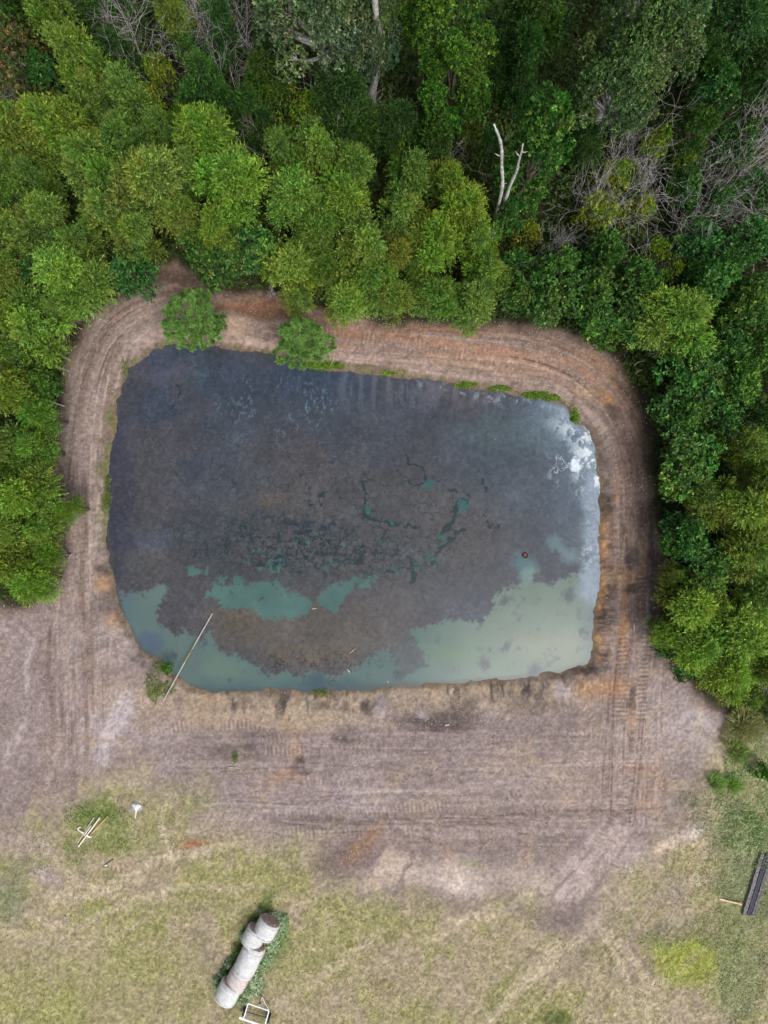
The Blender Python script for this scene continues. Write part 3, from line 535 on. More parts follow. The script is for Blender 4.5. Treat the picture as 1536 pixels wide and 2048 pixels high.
def rosette_crown(seed, R=2.2, Ht=6.6, nl=14, cl=62, leaf=.25, wid=.6, nleaf=9, base=(46, 94, 38), tip=(108, 152, 66), z0=.4, zt=.88, flat=1.0, young=(146, 186, 88), yf=.16, lr=(.22, .46), spread=.95):
    r = np.random.default_rng(seed); lob = lobes(nl, R, Ht * z0, Ht * zt, r, lr=lr, rad=1.08); P = []; D = []; L = []; Cc = []
    for x, y, z, q in lob:
        lt = np.array([r.uniform(.8, 1.25), r.uniform(.88, 1.1), r.uniform(.8, 1.2)]) * r.uniform(.8, 1.15)
        n = int(cl * (q / R / .42) ** 2); d = sph(n, r, .5); d[:, 2] = np.maximum(d[:, 2], -.6); d = unit(d)
        c = np.array([x, y, z]); rr = q * (1 + .5 * (vn(d[:, 0] * 2.2 + 4, d[:, 1] * 2.2 + 7, seed) - .5)) * np.where(r.random(n) < .25, r.uniform(.5, .8, n), r.uniform(.85, 1.08, n))
        b = c + d * rr[:, None] * np.array([1, 1, flat]); ax = unit(d + np.array([0, 0, .55]) + r.normal(size=(n, 3)) * .25)
        isy = (r.random(n) < yf); tv = r.uniform(.55, 1.4, (n, 1)); hv = r.normal(.45, .2, n)
        for k in range(nleaf):
            s_ = unit(np.cross(ax, r.normal(size=(n, 3)))); f = spread * (.5 + .8 * r.random(n))[:, None]
            dd = unit(ax * (1.15 - f * .8) + s_ * f)
            P.append(b + r.normal(size=(n, 3)) * leaf * .22); D.append(dd); L.append(leaf * r.uniform(.65, 1.15, n) * np.where(isy, .85, 1))
            t = np.clip(hv + r.normal(0, .12, n), 0, 1); cc = mixc(lin(base), lin(tip), t); cc[isy] = lin(young) * .9; cc *= r.uniform(.85, 1.15, (n, 1)) * tv * lt; Cc.append(cc)
    P = np.concatenate(P); D = np.concatenate(D); L = np.concatenate(L)
    V, F, c = leaves(P, D, L, L * wid, np.concatenate(Cc), r=r)
    return np_mesh('leafy_crown', V, F, LEAF, c), lob
def make_trunk(lob, seed, base_r, multi, mat=BARK):
    T = Tubes(6); limbs(T, lob, np.random.default_rng(seed + 500), base_r, multi); return T.mesh('trunk', mat)

def protos(fn, n, base_r, multi, mat=BARK, s0=0, **kw):
    out = []
    for i in range(n):
        me, lob = fn(s0 + i * 7 + 3, **kw); out.append((me, make_trunk(lob, s0 + i, base_r, multi, mat)))
    return out
KINDS = {}
def kind(name, base, **k): KINDS[name] = dict(obj=base, **k)
# prototype sizes: (meshes, crown radius, height)
KINDS['willow'] = (protos(willow_crown, 5, .09, True, s0=10), 2.2, 6.6)
KINDS['fine'] = (protos(willow_crown, 3, .12, False, s0=60, spiky=.7, nl=16, tw=150, base=(52, 92, 42), tip=(104, 140, 64), z0=.28), 2.2, 6.6)
KINDS['gum'] = (protos(rosette_crown, 5, .1, False, s0=110), 2.2, 6.6)
KINDS['column'] = (protos(rosette_crown, 2, .2, False, s0=170, R=2.3, Ht=14.5, nl=30, cl=75, z0=.22, zt=.93, base=(38, 86, 34), tip=(84, 136, 46)), 2.3, 14.5)
KINDS['oak'] = (protos(rosette_crown, 3, .34, False, PALEBARK, s0=210, R=4.2, Ht=13, nl=30, cl=420, leaf=.2, wid=.55, nleaf=9, z0=.45, zt=.92, base=(70, 100, 60), tip=(134, 158, 106), young=(162, 180, 132), yf=.15, lr=(.18, .32)), 4.2, 13.0)
KINDS['tall'] = (protos(rosette_crown, 2, .3, False, s0=260, R=3.6, Ht=13, nl=26, cl=330, leaf=.24, wid=.5, z0=.3, zt=.92, base=(46, 92, 34), tip=(104, 146, 48), young=(128, 166, 58), yf=.2, lr=(.2, .36)), 3.6, 13.0)
KINDS['vine'] = (protos(rosette_crown, 3, .06, True, s0=310, R=1.6, Ht=3.6, nl=11, cl=70, leaf=.14, wid=.7, nleaf=7, z0=.12, zt=.8, base=(88, 126, 38), tip=(158, 180, 58), young=(182, 190, 78), yf=.2, lr=(.2, .42)), 1.6, 3.6)
KINDS['rust'] = (protos(rosette_crown, 1, .12, False, s0=390, R=2.4, Ht=8, nl=16, cl=80, leaf=.18, wid=.5, z0=.25, base=(66, 92, 40), tip=(112, 128, 60), young=(158, 122, 84), yf=.28, lr=(.26, .42)), 2.4, 8.0)
KINDS['bush'] = (protos(rosette_crown, 3, .05, True, s0=350, R=1.6, Ht=2.6, nl=8, cl=90, leaf=.16, wid=.7, nleaf=8, z0=.2, base=(44, 86, 40), tip=(88, 128, 58), yf=.1), 1.6, 2.6)
print('protos', {k: sum(len(m[0].polygons) for m in v[0]) for k, v in KINDS.items()})
cnt = {}
NAME = dict(rust='dying_tree', willow='willow_tree', fine='broadleaf_tree', gum='broadleaf_tree', column='tall_broadleaf_tree', oak='oak_tree', tall='tall_broadleaf_tree', vine='vine_covered_shrub', bush='shrub')
CATS = dict(rust='tree', willow='tree', fine='tree', gum='tree', column='tree', oak='tree', tall='tree', vine='shrub', bush='shrub')
GRP = dict(rust='dark trees of the wood', willow='willows around the pond', fine='dark trees of the wood', gum='glossy broadleaf trees around the pond', column='tall trees of the wood', oak='tall trees of the wood', tall='tall trees of the wood', vine='yellow-green shrubs in the wood', bush='shrubs at the edge of the wood')
def tree(k, px, py, r_px, h, tint, label):
    """k kind; crown centre seen at photograph pixel (px, py), radius r_px there; h total height in metres"""
    pr, R0, H0 = KINDS[k]; i = cnt.get(k, 0); cnt[k] = i + 1; cm, tm = pr[i % len(pr)]
    hc = h * (.66 if k != 'column' else .6); x, y = W(px, py, hc); rm = r_px / S * (H - hc) / H
    e = empty(NAME[k], (x, y, 0), rz=float(rng.random() * 6.28), sc=(rm / R0 * float(rng.uniform(.88, 1.14)), rm / R0 * float(rng.uniform(.88, 1.14)), h / H0))
    tag(e, label, CATS[k], GRP[k])
    f = .96 if k in ('willow', 'gum') else .9
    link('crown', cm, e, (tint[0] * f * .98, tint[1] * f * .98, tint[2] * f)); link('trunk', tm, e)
    return e

# ------------------------------------------------------------------ trees: kind, px, py, radius px, height m, tint, label
N_ = (1, 1, 1); YE = (1.1, 1.05, .85); OL = (1.04, .95, .95); DK = (.68, .76, .66); TE = (.62, .8, .95); BR = (1.05, 1.15, .9); RU = (1.9, .95, .95); MD = (.78, .86, .84)
TREES = [
 # top left of the wood
 ('rust', 32, 125, 82, 9, N_, 'rust-brown and green tree dying back at the upper left photo edge'),
 ('fine', 20, 40, 60, 8, DK, 'dark green tree in the very top left corner above the rust-brown tree'),
 ('willow', 105, 38, 48, 8, OL, 'faded olive feathery tree on the top photo edge right of the left corner'),
 ('willow', 165, 130, 58, 8.5, YE, 'bright yellow-green upright willow right of the rust-brown tree'),
 ('willow', 200, 205, 50, 7.5, OL, 'olive willow just below the bright yellow-green upright willow at upper left'),
 ('gum', 98, 165, 42, 6, TE, 'blue-green broadleaf tree wedged between the rust-brown tree and the yellow-green upright willow'),
 ('fine', 210, 30, 60, 6, DK, 'dark green tree in shade at the top edge, left of the bare grey twigs'),
 ('fine', 230, 105, 45, 5.5, DK, 'dark low tree between the upright yellow-green willow and the bare twigs'),
 ('willow', 350, 25, 42, 7, YE, 'yellow leafy tree among bare grey twigs on the top photo edge'),
 ('fine', 410, 175, 62, 8, (.75, .95, .9), 'soft dark green tree below the bare twigs, left of the vine-hung dead stem'),
 ('fine', 440, 60, 55, 7, (.7, .85, .9), 'dark bluish green tree at the top edge behind bare twigs'),
 ('gum', 375, 110, 34, 5, MD, 'small green tree half hidden below the bare twigs at the top left'),
 # left-hand willow mass
 ('willow', 118, 275, 66, 8, YE, 'yellow-green willow at the upper left with a dark gap to its left'),
 ('willow', 190, 335, 62, 7.6, N_, 'mid-green willow in the left thicket, below right of the one beside the dark gap'),
 ('willow', 262, 215, 60, 7.6, MD, 'soft mid-green willow below the yellow-vine shrubs at upper left'),
 ('willow', 255, 290, 58, 7.4, MD, 'mid-green willow in the middle of the upper left willow thicket'),
 ('willow', 305, 375, 78, 7.8, OL, 'broad pale olive willow in the centre of the left willow thicket'),
 ('willow', 415, 290, 66, 8, BR, 'bright yellow-green willow at the upper right of the left willow thicket'),
 ('willow', 470, 372, 70, 7.6, BR, 'bright spiky yellow-green willow nearest to the central willow group'),
 ('willow', 385, 355, 45, 7, N_, 'green willow squeezed between the broad olive willow and the bright spiky one'),
 ('willow', 218, 425, 52, 7, N_, 'small green spiky willow left below the broad olive willow'),
 ('willow', 100, 435, 48, 7, N_, 'round green willow in the left thicket, halfway from the photo edge'),
 ('willow', 45, 285, 58, 7.8, OL, 'olive willow by the left photo edge below the dark gap'),
 ('willow', 12, 365, 52, 7.6, MD, 'dull green willow cut by the left photo edge, third of that edge from above'),
 ('willow', 72, 365, 50, 7, MD, 'shaded green willow between the left edge and the round green willow'),
 ('willow', 40, 470, 56, 7, OL, 'brownish olive willow near the left photo edge beside the round green willow'),
 ('willow', 275, 478, 48, 6.6, N_, 'green willow above the dark teal bushes at the top left corner of the dirt track'),
 ('willow', 372, 445, 44, 6.6, OL, 'dull olive willow just above the glossy green bushes at the top left track bend'),
 ('willow', 445, 462, 44, 6.4, YE, 'small yellowish willow above the glossy bushes left of the central willows'),
 ('willow', 330, 270, 42, 7.4, MD, 'dark willow in the gap between two brighter upper left willows'),
 ('willow', 155, 495, 46, 6.4, MD, 'shaded willow above the large fresh green willow at the track corner'),
 ('willow', 150, 565, 74, 6.2, (.95, 1.1, .9), 'large fresh green willow leaning over the top left corner of the dirt track'),
 ('gum', 262, 545, 52, 5, TE, 'dark teal broadleaf bush at the top left corner of the dirt track'),
 ('gum', 425, 520, 62, 5.2, MD, 'glossy green broadleaf tree overhanging the track above the left pine'),
 ('gum', 500, 487, 55, 5.4, N_, 'bright glossy broadleaf tree between the left thicket and the central willows'),
 ('gum', 395, 490, 36, 5, MD, 'small glossy tree left of the one overhanging the track above the left pine'),
 ('willow', 20, 560, 50, 6.6, OL, 'olive willow on the left photo edge level with the top track bend'),
 ('gum', 78, 540, 36, 5, TE, 'dark broadleaf tree in the gap left of the large fresh green willow'),
 ('willow', 14, 625, 44, 6.4, YE, 'yellow-olive willow cut by the left photo edge just below the track bend level'),
 ('willow', 122, 620, 30, 5, N_, 'little green willow below the large fresh green one, bare stems at its foot'),
 ('willow', 72, 655, 74, 6.2, (1, 1.08, .85), 'large yellow-green willow left of the pond corner with pale stems beside the track'),
 ('gum', 70, 705, 40, 4.8, MD, 'glossy dark tree below the large yellow-green willow left of the pond corner'),
 ('willow', 22, 715, 44, 6, MD, 'shaded willow on the left edge below the large yellow-green willow'),
 ('willow', 28, 782, 52, 6, YE, 'yellow-topped willow on the left edge with long bare stems to its right'),
 ('gum', 88, 770, 36, 4.6, BR, 'fresh green broadleaf bush at the track edge, uppermost along the left track'),
 ('willow', 85, 830, 34, 5.2, (.85, 1.05, .85), 'grass-green small willow at the track edge with bare white stems at its left'),
 ('willow', 18, 900, 52, 6.4, OL, 'olive willow cut by the left photo edge level with the middle of the pond'),
 ('willow', 72, 898, 44, 5.6, (.85, 1.05, .85), 'green willow beside the left track level with the middle of the pond'),
 ('willow', 62, 990, 58, 6, (1.05, 1.12, .85), 'bright willow on the left side with a branch reaching over the track'),
 ('willow', 143, 1018, 24, 4, (1, 1.1, .85), 'small outlying willow spray hanging over the left track'),
 ('willow', 15, 965, 40, 6, MD, 'shaded willow at the left photo edge above the lowest willow group'),
 ('willow', 22, 1062, 52, 6, YE, 'yellow-green willow on the left photo edge, upper one of the lowest left group'),
 ('willow', 85, 1060, 42, 5.2, (1, 1.1, .85), 'bright willow beside the track, upper right of the lowest left group'),
 ('willow', 18, 1130, 52, 5.8, YE, 'yellow willow on the left photo edge in the lowest left group'),
 ('willow', 72, 1158, 48, 5, (1, 1.14, .8), 'lowest willow on the left side, bright green beside open dirt'),
 ('willow', 102, 1112, 22, 4, BR, 'small bright willow tip right of the lowest left group'),
 # top centre
 ('oak', 640, 30, 140, 13.5, (1, 1, 1.02), 'big grey-green oak with pale branches at the top centre of the photo'),
 ('oak', 745, 70, 70, 12, MD, 'darker grey-green oak with a thick grey trunk, right of the big grey-green oak'),
 ('tall', 890, 55, 96, 13, N_, 'tall bright green tree at the top edge, right of the oaks'),
 ('tall', 905, 175, 82, 11, (.9, 1, .95), 'bright green tree just below the tall bright one at the top edge'),
 ('fine', 690, 205, 66, 7.5, DK, 'dark soft green tree below the oaks'),
 ('fine', 530, 160, 50, 7, (.8, .8, .6), 'dark brownish green tree left below the big grey-green oak'),
 ('fine', 500, 235, 46, 6.5, DK, 'dark green tree behind the bright spiky willow left of centre'),
 ('fine', 800, 260, 55, 6.5, (.75, .8, .75), 'dark tree with thin bare twigs between central willows and tall bright trees'),
 ('vine', 562, 205, 44, 5, N_, 'yellow-green vine shrub below the left side of the big grey-green oak'),
 ('vine', 612, 222, 38, 5, (.8, .95, .8), 'green vine shrub next to the dark soft tree under the oaks'),
 ('fine', 745, 262, 38, 5.5, MD, 'small green tree in the shade above the central willows'),
 ('vine', 792, 312, 30, 4.4, (.85, .95, .8), 'small lime-green shrub at the top of the gap between central willows'),
 ('fine', 862, 300, 54, 6, (.85, .8, .65), 'dark olive brown tree above the right-hand central willows'),
 ('vine', 938, 285, 36, 5.5, (.62, .62, .7), 'brownish vine-covered tree left of the two white dead stems'),
 ('fine', 1000, 130, 50, 7, DK, 'dark tree between the tall bright trees and the green column tree'),
 # central willows
 ('willow', 568, 312, 50, 7.4, MD, 'mid-green willow at the upper left of the central willows'),
 ('willow', 640, 315, 55, 7.8, (1, 1.05, .9), 'yellow-green willow topping the central willow group'),
 ('willow', 705, 345, 48, 7.4, MD, 'green willow right of the one topping the central group'),
 ('willow', 600, 402, 64, 7.2, (.95, 1.12, 1.1), 'pale bluish green willow in the left part of the central group'),
 ('willow', 688, 400, 50, 7.2, (1.05, 1.08, .85), 'yellow-green willow right of the pale bluish green willow'),
 ('willow', 822, 368, 48, 7.4, MD, 'green willow right of the dark gap in the central group'),
 ('willow', 806, 438, 52, 7, N_, 'mid-green willow below the one right of the dark gap'),
 ('willow', 893, 372, 46, 7.2, YE, 'yellowish willow left of the foot of the two white dead stems'),
 ('willow', 922, 430, 62, 7.2, (1.2, 1.15, .85), 'bright yellow-green willow in the right half of the central group'),
 ('willow', 868, 492, 56, 6.8, (1.15, 1.12, .85), 'bright spiky willow just left below the brightest central willow'),
 ('willow', 958, 492, 48, 6.8, (1, 1.05, .85), 'yellow-green willow at the right flank of the central group'),
 ('willow', 735, 500, 62, 6.6, (1.08, 1.05, .95), 'olive spiky willow in the lower middle of the central group'),
 ('willow', 800, 512, 38, 6, (1.15, .85, .75), 'brownish olive willow between the olive spiky and the bright spiky ones'),
 ('willow', 640, 478, 46, 6.4, MD, 'shaded green willow above the front left yellow willow of the central group'),
 ('willow', 745, 570, 50, 5.6, MD, 'dull green willow behind the front row over the track'),
 ('willow', 585, 535, 62, 6, (1.15, 1.08, .85), 'yellow-green willow above the right pine, front left of the central group'),
 ('willow', 592, 598, 36, 4.6, OL, 'small olive willow hanging over the track just above the right pine'),
 ('willow', 700, 598, 54, 5, (1.02, 1.05, .9), 'willow in the front row over the track, right of the right pine'),
 ('willow', 785, 602, 42, 4.8, OL, 'pale olive willow in the middle of the front row over the track'),
 ('willow', 870, 598, 46, 4.8, MD, 'dull green willow in the front row below the bright spiky willow'),
 ('willow', 945, 608, 54, 5, N_, 'rightmost willow of the front row over the track'),
 ('willow', 975, 555, 44, 6, (1, 1.05, .9), 'willow above the rightmost one of the front row'),
 ('willow', 830, 558, 32, 5, DK, 'dark willow in a shaded pocket of the central group'),
 ('willow', 650, 545, 38, 5.2, DK, 'dark willow in the notch right of the yellow-green front left willow'),
 # top right
 ('column', 1074, 312, 68, 14.5, N_, 'tall glossy green column-shaped tree right of the two white dead stems'),
 ('gum', 975, 300, 36, 7, MD, 'glossy green tree just left of the two white dead stems'),
 ('fine', 1070, 40, 72, 10, DK, 'dark finely leaved tree at the top edge left of the big olive oak'),
 ('fine', 1050, 130, 50, 9, (.62, .8, .85), 'dark tree above the tall column-shaped tree'),
 ('oak', 1290, 60, 135, 13.5, (.85, .98, .72), 'big olive green oak at the top right of the photo'),
 ('oak', 1240, 185, 95, 11, (.8, .95, .72), 'lower olive oak just beneath the big olive green oak'),
 ('fine', 1450, 70, 82, 9, (.72, .85, .85), 'dark green tree in the top right part beside the big olive oak'),
 ('fine', 1520, 140, 62, 8, (.62, .74, .78), 'dark tree on the right photo edge near the top corner'),
 ('gum', 1420, 188, 46, 7, TE, 'teal broadleaf tree below the dark tree at top right'),
 ('fine', 1380, 270, 50, 6, (.8, .8, .6), 'dark olive tree below the teal broadleaf tree at top right'),
 ('vine', 1308, 290, 46, 5, (.85, .95, .8), 'lime-green shrub under the olive oaks, left of the bare branches'),
 ('vine', 1372, 330, 36, 4.5, (.7, .82, .75), 'dull green vine shrub in the middle of the bare branches'),
 ('vine', 1225, 350, 46, 4.6, N_, 'yellow-green vine shrub left of the dense bare twigs'),
 ('vine', 1200, 425, 50, 4.4, (1.1, 1.05, .8), 'brightest yellow vine shrub amid pale twigs right of the column tree'),
 ('vine', 1275, 425, 42, 4.4, (1, 1, .85), 'yellow-green shrub under the dense grey twigs'),
 ('vine', 1055, 472, 34, 3.6, (1.15, .95, .75), 'yellow shrub at the foot of the column tree'),
 ('vine', 1312, 500, 30, 4, (.95, 1.1, .9), 'small lime-green shrub above the broadleaf row, right of centre'),
 ('vine', 1345, 535, 34, 4, (.7, .9, .8), 'dull lime shrub right of the small lime-green one'),
 ('fine', 1175, 290, 40, 5, DK, 'very dark tree in the gap right of the column tree'),
 ('gum', 1010, 440, 30, 7, (.75, .9, .9), 'dark glossy tree hiding the feet of the two white dead stems'),
 ('gum', 1372, 380, 42, 4.6, (.7, .85, .95), 'dark green tree right of the dense grey twigs'),
 ('gum', 1470, 290, 50, 5.5, (.62, .8, .85), 'dark tree behind the long bare branches near the right edge'),
 ('gum', 1395, 470, 52, 5.2, (.68, .88, 1), 'dark blue-green tree below the long bare branches'),
 ('gum', 1490, 490, 56, 5.4, (.62, .82, .95), 'dark blue-green tree at the right edge below the bare branches'),
 ('gum', 1520, 390, 44, 5.4, (.6, .78, .85), 'shaded tree at the right edge within the bare branches'),
 ('gum', 1440, 400, 38, 5.0, (.65, .85, .9), 'shaded dark tree between the bare branches, level with the bright yellow vine shrub'),
 # broadleaf row above the track
 ('gum', 1028, 590, 46, 5, N_, 'glossy broadleaf tree next to the rightmost front willow'),
 ('gum', 1040, 535, 40, 5.4, MD, 'darker glossy tree behind the one next to the rightmost front willow'),
 ('gum', 1110, 545, 56, 5.6, MD, 'broad glossy tree in the row above the track'),
 ('gum', 1098, 610, 46, 4.8, N_, 'glossy tree overhanging the orange stretch of track'),
 ('gum', 1205, 510, 52, 6, MD, 'glossy tree with lime tips set back in the broadleaf row'),
 ('gum', 1180, 590, 62, 5.6, (.9, .98, .95), 'large glossy broadleaf tree in the middle of the row above the track'),
 ('gum', 1212, 655, 50, 4.8, (1.05, 1.12, .95), 'bright glossy tree leaning over the track near its top right bend'),
 ('gum', 1275, 565, 52, 5.6, MD, 'shaded glossy tree right of the large one in the row above the track'),
 ('gum', 1262, 625, 46, 5, (.75, .9, .95), 'dark glossy tree behind the top right bend of the track'),
 ('willow', 1345, 645, 78, 6, (.9, .95, .8), 'big olive green feathery tree right of the top right track bend'),
 ('gum', 1430, 560, 60, 6, (.72, .92, .95), 'blue-green broadleaf tree above right of the big olive feathery tree'),
 ('gum', 1495, 610, 58, 6, (.95, 1.05, .95), 'bright-tipped broadleaf tree on the right edge above the pond level'),
 ('gum', 1450, 680, 54, 5.6, MD, 'glossy tree right of the big olive feathery tree'),
 ('gum', 1522, 700, 46, 5.8, (1.05, 1.1, .95), 'fresh green tree cut by the right photo edge, level with the pond top'),
 # right side
 ('gum', 1390, 742, 66, 5.2, (.82, .98, .98), 'large glossy tree at the upper right of the pond beside the track bend'),
 ('gum', 1478, 765, 56, 5.4, (1.1, 1.16, .95), 'brightest glossy tree on the right side near the upper pond corner'),
 ('gum', 1362, 825, 58, 5, (.85, 1, .98), 'glossy tree overhanging the right track, level with the white scum'),
 ('gum', 1440, 850, 52, 5, MD, 'shaded glossy tree behind the one level with the white scum'),
 ('willow', 1495, 900, 44, 5.8, (1.1, 1.05, .95), 'small pale yellow willow by the right edge, highest of the right side'),
 ('gum', 1528, 840, 40, 5.2, MD, 'dark glossy tree on the right photo edge above the small pale willow'),
 ('gum', 1370, 938, 70, 5.2, (.95, 1.06, .95), 'big round glossy tree beside the middle of the right track'),
 ('willow', 1432, 1005, 54, 5.8, (1.1, 1.03, .95), 'yellowish willow right below the big round glossy tree'),
 ('willow', 1498, 1020, 64, 6.2, (1.15, 1.08, .95), 'large pale yellow willow near the right edge'),
 ('willow', 1525, 955, 44, 6, OL, 'olive willow at the right edge above the large pale yellow one'),
 ('gum', 1375, 1078, 56, 4.8, (.68, .9, .95), 'dark green glossy tree with pale stems showing beside the track'),
 ('gum', 1425, 1130, 60, 5, (.78, 1, .98), 'long dark glossy tree below the dark one with pale stems'),
 ('willow', 1490, 1105, 56, 5.8, OL, 'olive willow near the right edge below the large pale yellow one'),
 ('willow', 1515, 1180, 52, 5.6, MD, 'shaded willow on the right edge above the lower right willows'),
 ('willow', 1345, 1148, 26, 3.6, OL, 'little olive willow sapling sticking out at the right track edge'),
 ('willow', 1388, 1208, 66, 5, (1.12, 1.14, .85), 'bright willow overhanging the right track, upper of the lower right group'),
 ('willow', 1330, 1262, 36, 3.8, (1.05, 1.1, .85), 'small bright willow reaching farthest over the right track'),
 ('willow', 1395, 1288, 58, 4.8, (.98, 1.06, .85), 'willow in the middle of the lower right group'),
 ('willow', 1482, 1262, 70, 5.6, (1.08, 1.12, .8), 'large willow at the right edge of the lower right group'),
 ('willow', 1455, 1338, 66, 5, (1.12, 1.16, .78), 'lowest willow of the right side, bright lime over the dirt corner'),
 ('gum', 1372, 1338, 34, 3.4, TE, 'low dark teal bush below the lower right willows beside the dirt'),
 ('gum', 1325, 1298, 22, 2.6, (.7, .9, .9), 'low dark bush under the small willow reaching over the right track'),
 ('willow', 1525, 1330, 40, 5, OL, 'olive willow cut by the right edge beside the lowest willow'),
 ('vine', 1505, 1392, 40, 3, (.7, .78, .95), 'greyish olive shrub below the lowest willow at the right edge'),
 ('bush', 1527, 1545, 24, 1.6, (1.1, 1.5, .55), 'small rounded bright green shrub on the right edge above the timbers'),
 ('vine', 322, 152, 40, 6, (1.05, 1, .9), 'yellow-green vine shrub below the bare grey twigs at upper left'),
 ('vine', 312, 205, 34, 5.6, (1.05, 1.05, .9), 'lime shrub between the soft mid-green willow and the yellow-green vine shrub above'),
 ('vine', 372, 235, 34, 5.6, (.9, 1, .9), 'lime-green shrub above the bright willow of the left thicket'),
 ('bush', 334, 1337, 14, .8, (1.1, 1.4, .6), 'small round green shrub at the bottom left pond corner'),
]
for a in TREES: tree(*a)
for lab in ():
    pass

# ------------------------------------------------------------------ the two pines on the bank
def pine(px, py, r_px, h, seed, gaps, label, boughs, top=.5):
    r = np.random.default_rng(seed); hc = h * .6; x, y = W(px, py, hc); R = r_px / S * (H - hc) / H
    e = empty('pine_tree', (x, y, -.1)); tag(e, label, 'pine tree', 'pines on the pond bank')
    T = Tubes(6); T.add([(0, 0, -.3), (0, 0, h * .5), (.03, .02, h * .95)], [.11, .07, .02])
    P = []; D = []; L = []; Cc = []
    for i in range(boughs):
        f = (i + .5) / boughs; z = h * (.28 + .66 * f); a = i * 2.39996 + r.random() * .5
        if any(abs(((math.degrees(a) - g + 180) % 360) - 180) < wd for g, wd in gaps): ln = R * .45
        else: ln = R * (1.08 - .72 * f ** 1.6) * r.uniform(.85, 1.1)
        d = np.array([math.cos(a), math.sin(a), 0]); end = np.array([0, 0, z]) + d * ln + np.array([0, 0, .22 * ln])
        T.add([(0, 0, z), np.array([0, 0, z + .02]) + d * ln * .5, end], [.035, .024, .01])
        tips = [(end, d)]
        for q in np.linspace(.25, .97, 8):
            for sgn in (-1, 1):
                s_ = np.array([-d[1], d[0], 0]) * sgn; b = np.array([0, 0, z]) * (1 - q) + end * q; tl = R * .36 * (1.15 - q * .55) * r.uniform(.7, 1.15)
                t = b + (s_ * .9 + d * .55) * tl + np.array([0, 0, .12 + .1 * r.random()]); T.add([b, t], [.014, .006]); tips.append((t, unit(s_ * .6 + d)))
        for t, dd in tips:
            n = 120; nd = unit(sph(n, r, .55) + dd * .5 + np.array([0, 0, .35])); P.append(np.repeat(t[None], n, 0) - nd * .02 + r.normal(size=(n, 3)) * .035); D.append(nd); L.append(r.uniform(.18, .3, n))
            k = np.clip(r.normal(.5, .25, n), 0, 1); cc = mixc(lin((76, 124, 52)), lin((138, 176, 92)), k); cc *= r.uniform(.65, 1.25)
            Cc.append(cc)
    for i in range(95):
        a = r.random() * 6.28; q_ = math.sqrt(r.random()) * .97
        if any(abs(((math.degrees(a) - g + 180) % 360) - 180) < wd for g, wd in gaps): q_ *= .55
        rr = R * q_ * (1 + .16 * math.sin(3 * a + seed) + .14 * math.sin(7 * a + seed * 2)); t = np.array([rr * math.cos(a), rr * math.sin(a), h * (.36 + .6 * math.sqrt(max(0, 1 - q_ ** 1.7)) * r.uniform(.75, 1.05))])
        T.add([(0, 0, max(.3, t[2] - rr * .55)), t * .6 + np.array([0, 0, t[2] * .25]), t], [.02, .014, .006]); n = 90; nd = unit(sph(n, r, .5) + np.array([.4 * math.cos(a) * q_, .4 * math.sin(a) * q_, .4]))
        P.append(np.repeat(t[None], n, 0) + r.normal(size=(n, 3)) * .04); D.append(nd); L.append(r.uniform(.17, .28, n)); k = np.clip(r.normal(.55, .25, n), 0, 1); Cc.append(mixc(lin((80, 130, 54)), lin((146, 184, 98)), k) * r.uniform(.65, 1.3))
    P = np.concatenate(P); D = np.concatenate(D); L = np.concatenate(L); V, F, c = leaves(P, D, L, L * .16, np.concatenate(Cc), r=r)
    link('crown', np_mesh('needle_crown', V, F, NEEDLE, c), e); link('trunk', T.mesh('trunk', BARK), e)
pine(386, 638, 54, 4.2, 3, [(35, 18)], 'left of two pines on the bank, round and open, over the pond corner', 20)
pine(603, 688, 50, 4.6, 8, [(235, 24), (300, 14), (160, 10)], 'right of two pines on the bank, denser and ragged, beside bright shore weeds', 15)

# ------------------------------------------------------------------ dead trees and bare shrubs
def bare(px, py, r_px, h, seed, label, stems=6, depth=4, lean=(0, 0), mat=DEADBARK, name='dead_shrub', cat='dead shrub', grp='bare grey shrubs in the wood', rad=.035, dense=1.0):
    r = np.random.default_rng(seed); x, y = W(px, py, h * .4); R = r_px / S * (H - h * .5) / H
    e = empty(name, (x, y, 0)); tag(e, label, cat, grp); T = Tubes(4); T2 = Tubes(3)
    def grow(p, d, ln, rd, k):
        pts = [p]; q = p; dd = d
        for i in range(4): dd = unit(dd + r.normal(size=3) * .16 + np.array([0, 0, .04])); q = q + dd * ln / 4; pts.append(q)
        (T if k >= depth - 1 else T2).add(pts, [rd, rd * .85, rd * .7, rd * .55, rd * .4])
        if k <= 0: return
        for j in range(int(round((3 if k > 1 else 4) * dense))):
            f = r.integers(1, 5); nd = unit(dd + r.normal(size=3) * .62 + np.array([0, 0, .1])); grow(pts[f], nd, ln * r.uniform(.5, .75), max(rd * .55, .0075), k - 1)
    for i in range(stems):
        a = i / stems * 6.28 + r.random(); d = unit(np.array([math.cos(a) * R / h * .9 + lean[0], math.sin(a) * R / h * .9 + lean[1], 1.0]))
        grow(np.array([math.cos(a) * .12, math.sin(a) * .12, -.05]), d, h * .52, rad, depth - 1)
    if T.V: link('stems', T.mesh('stems', mat), e)
    if T2.V: link('twigs', T2.mesh('twigs', mat), e)
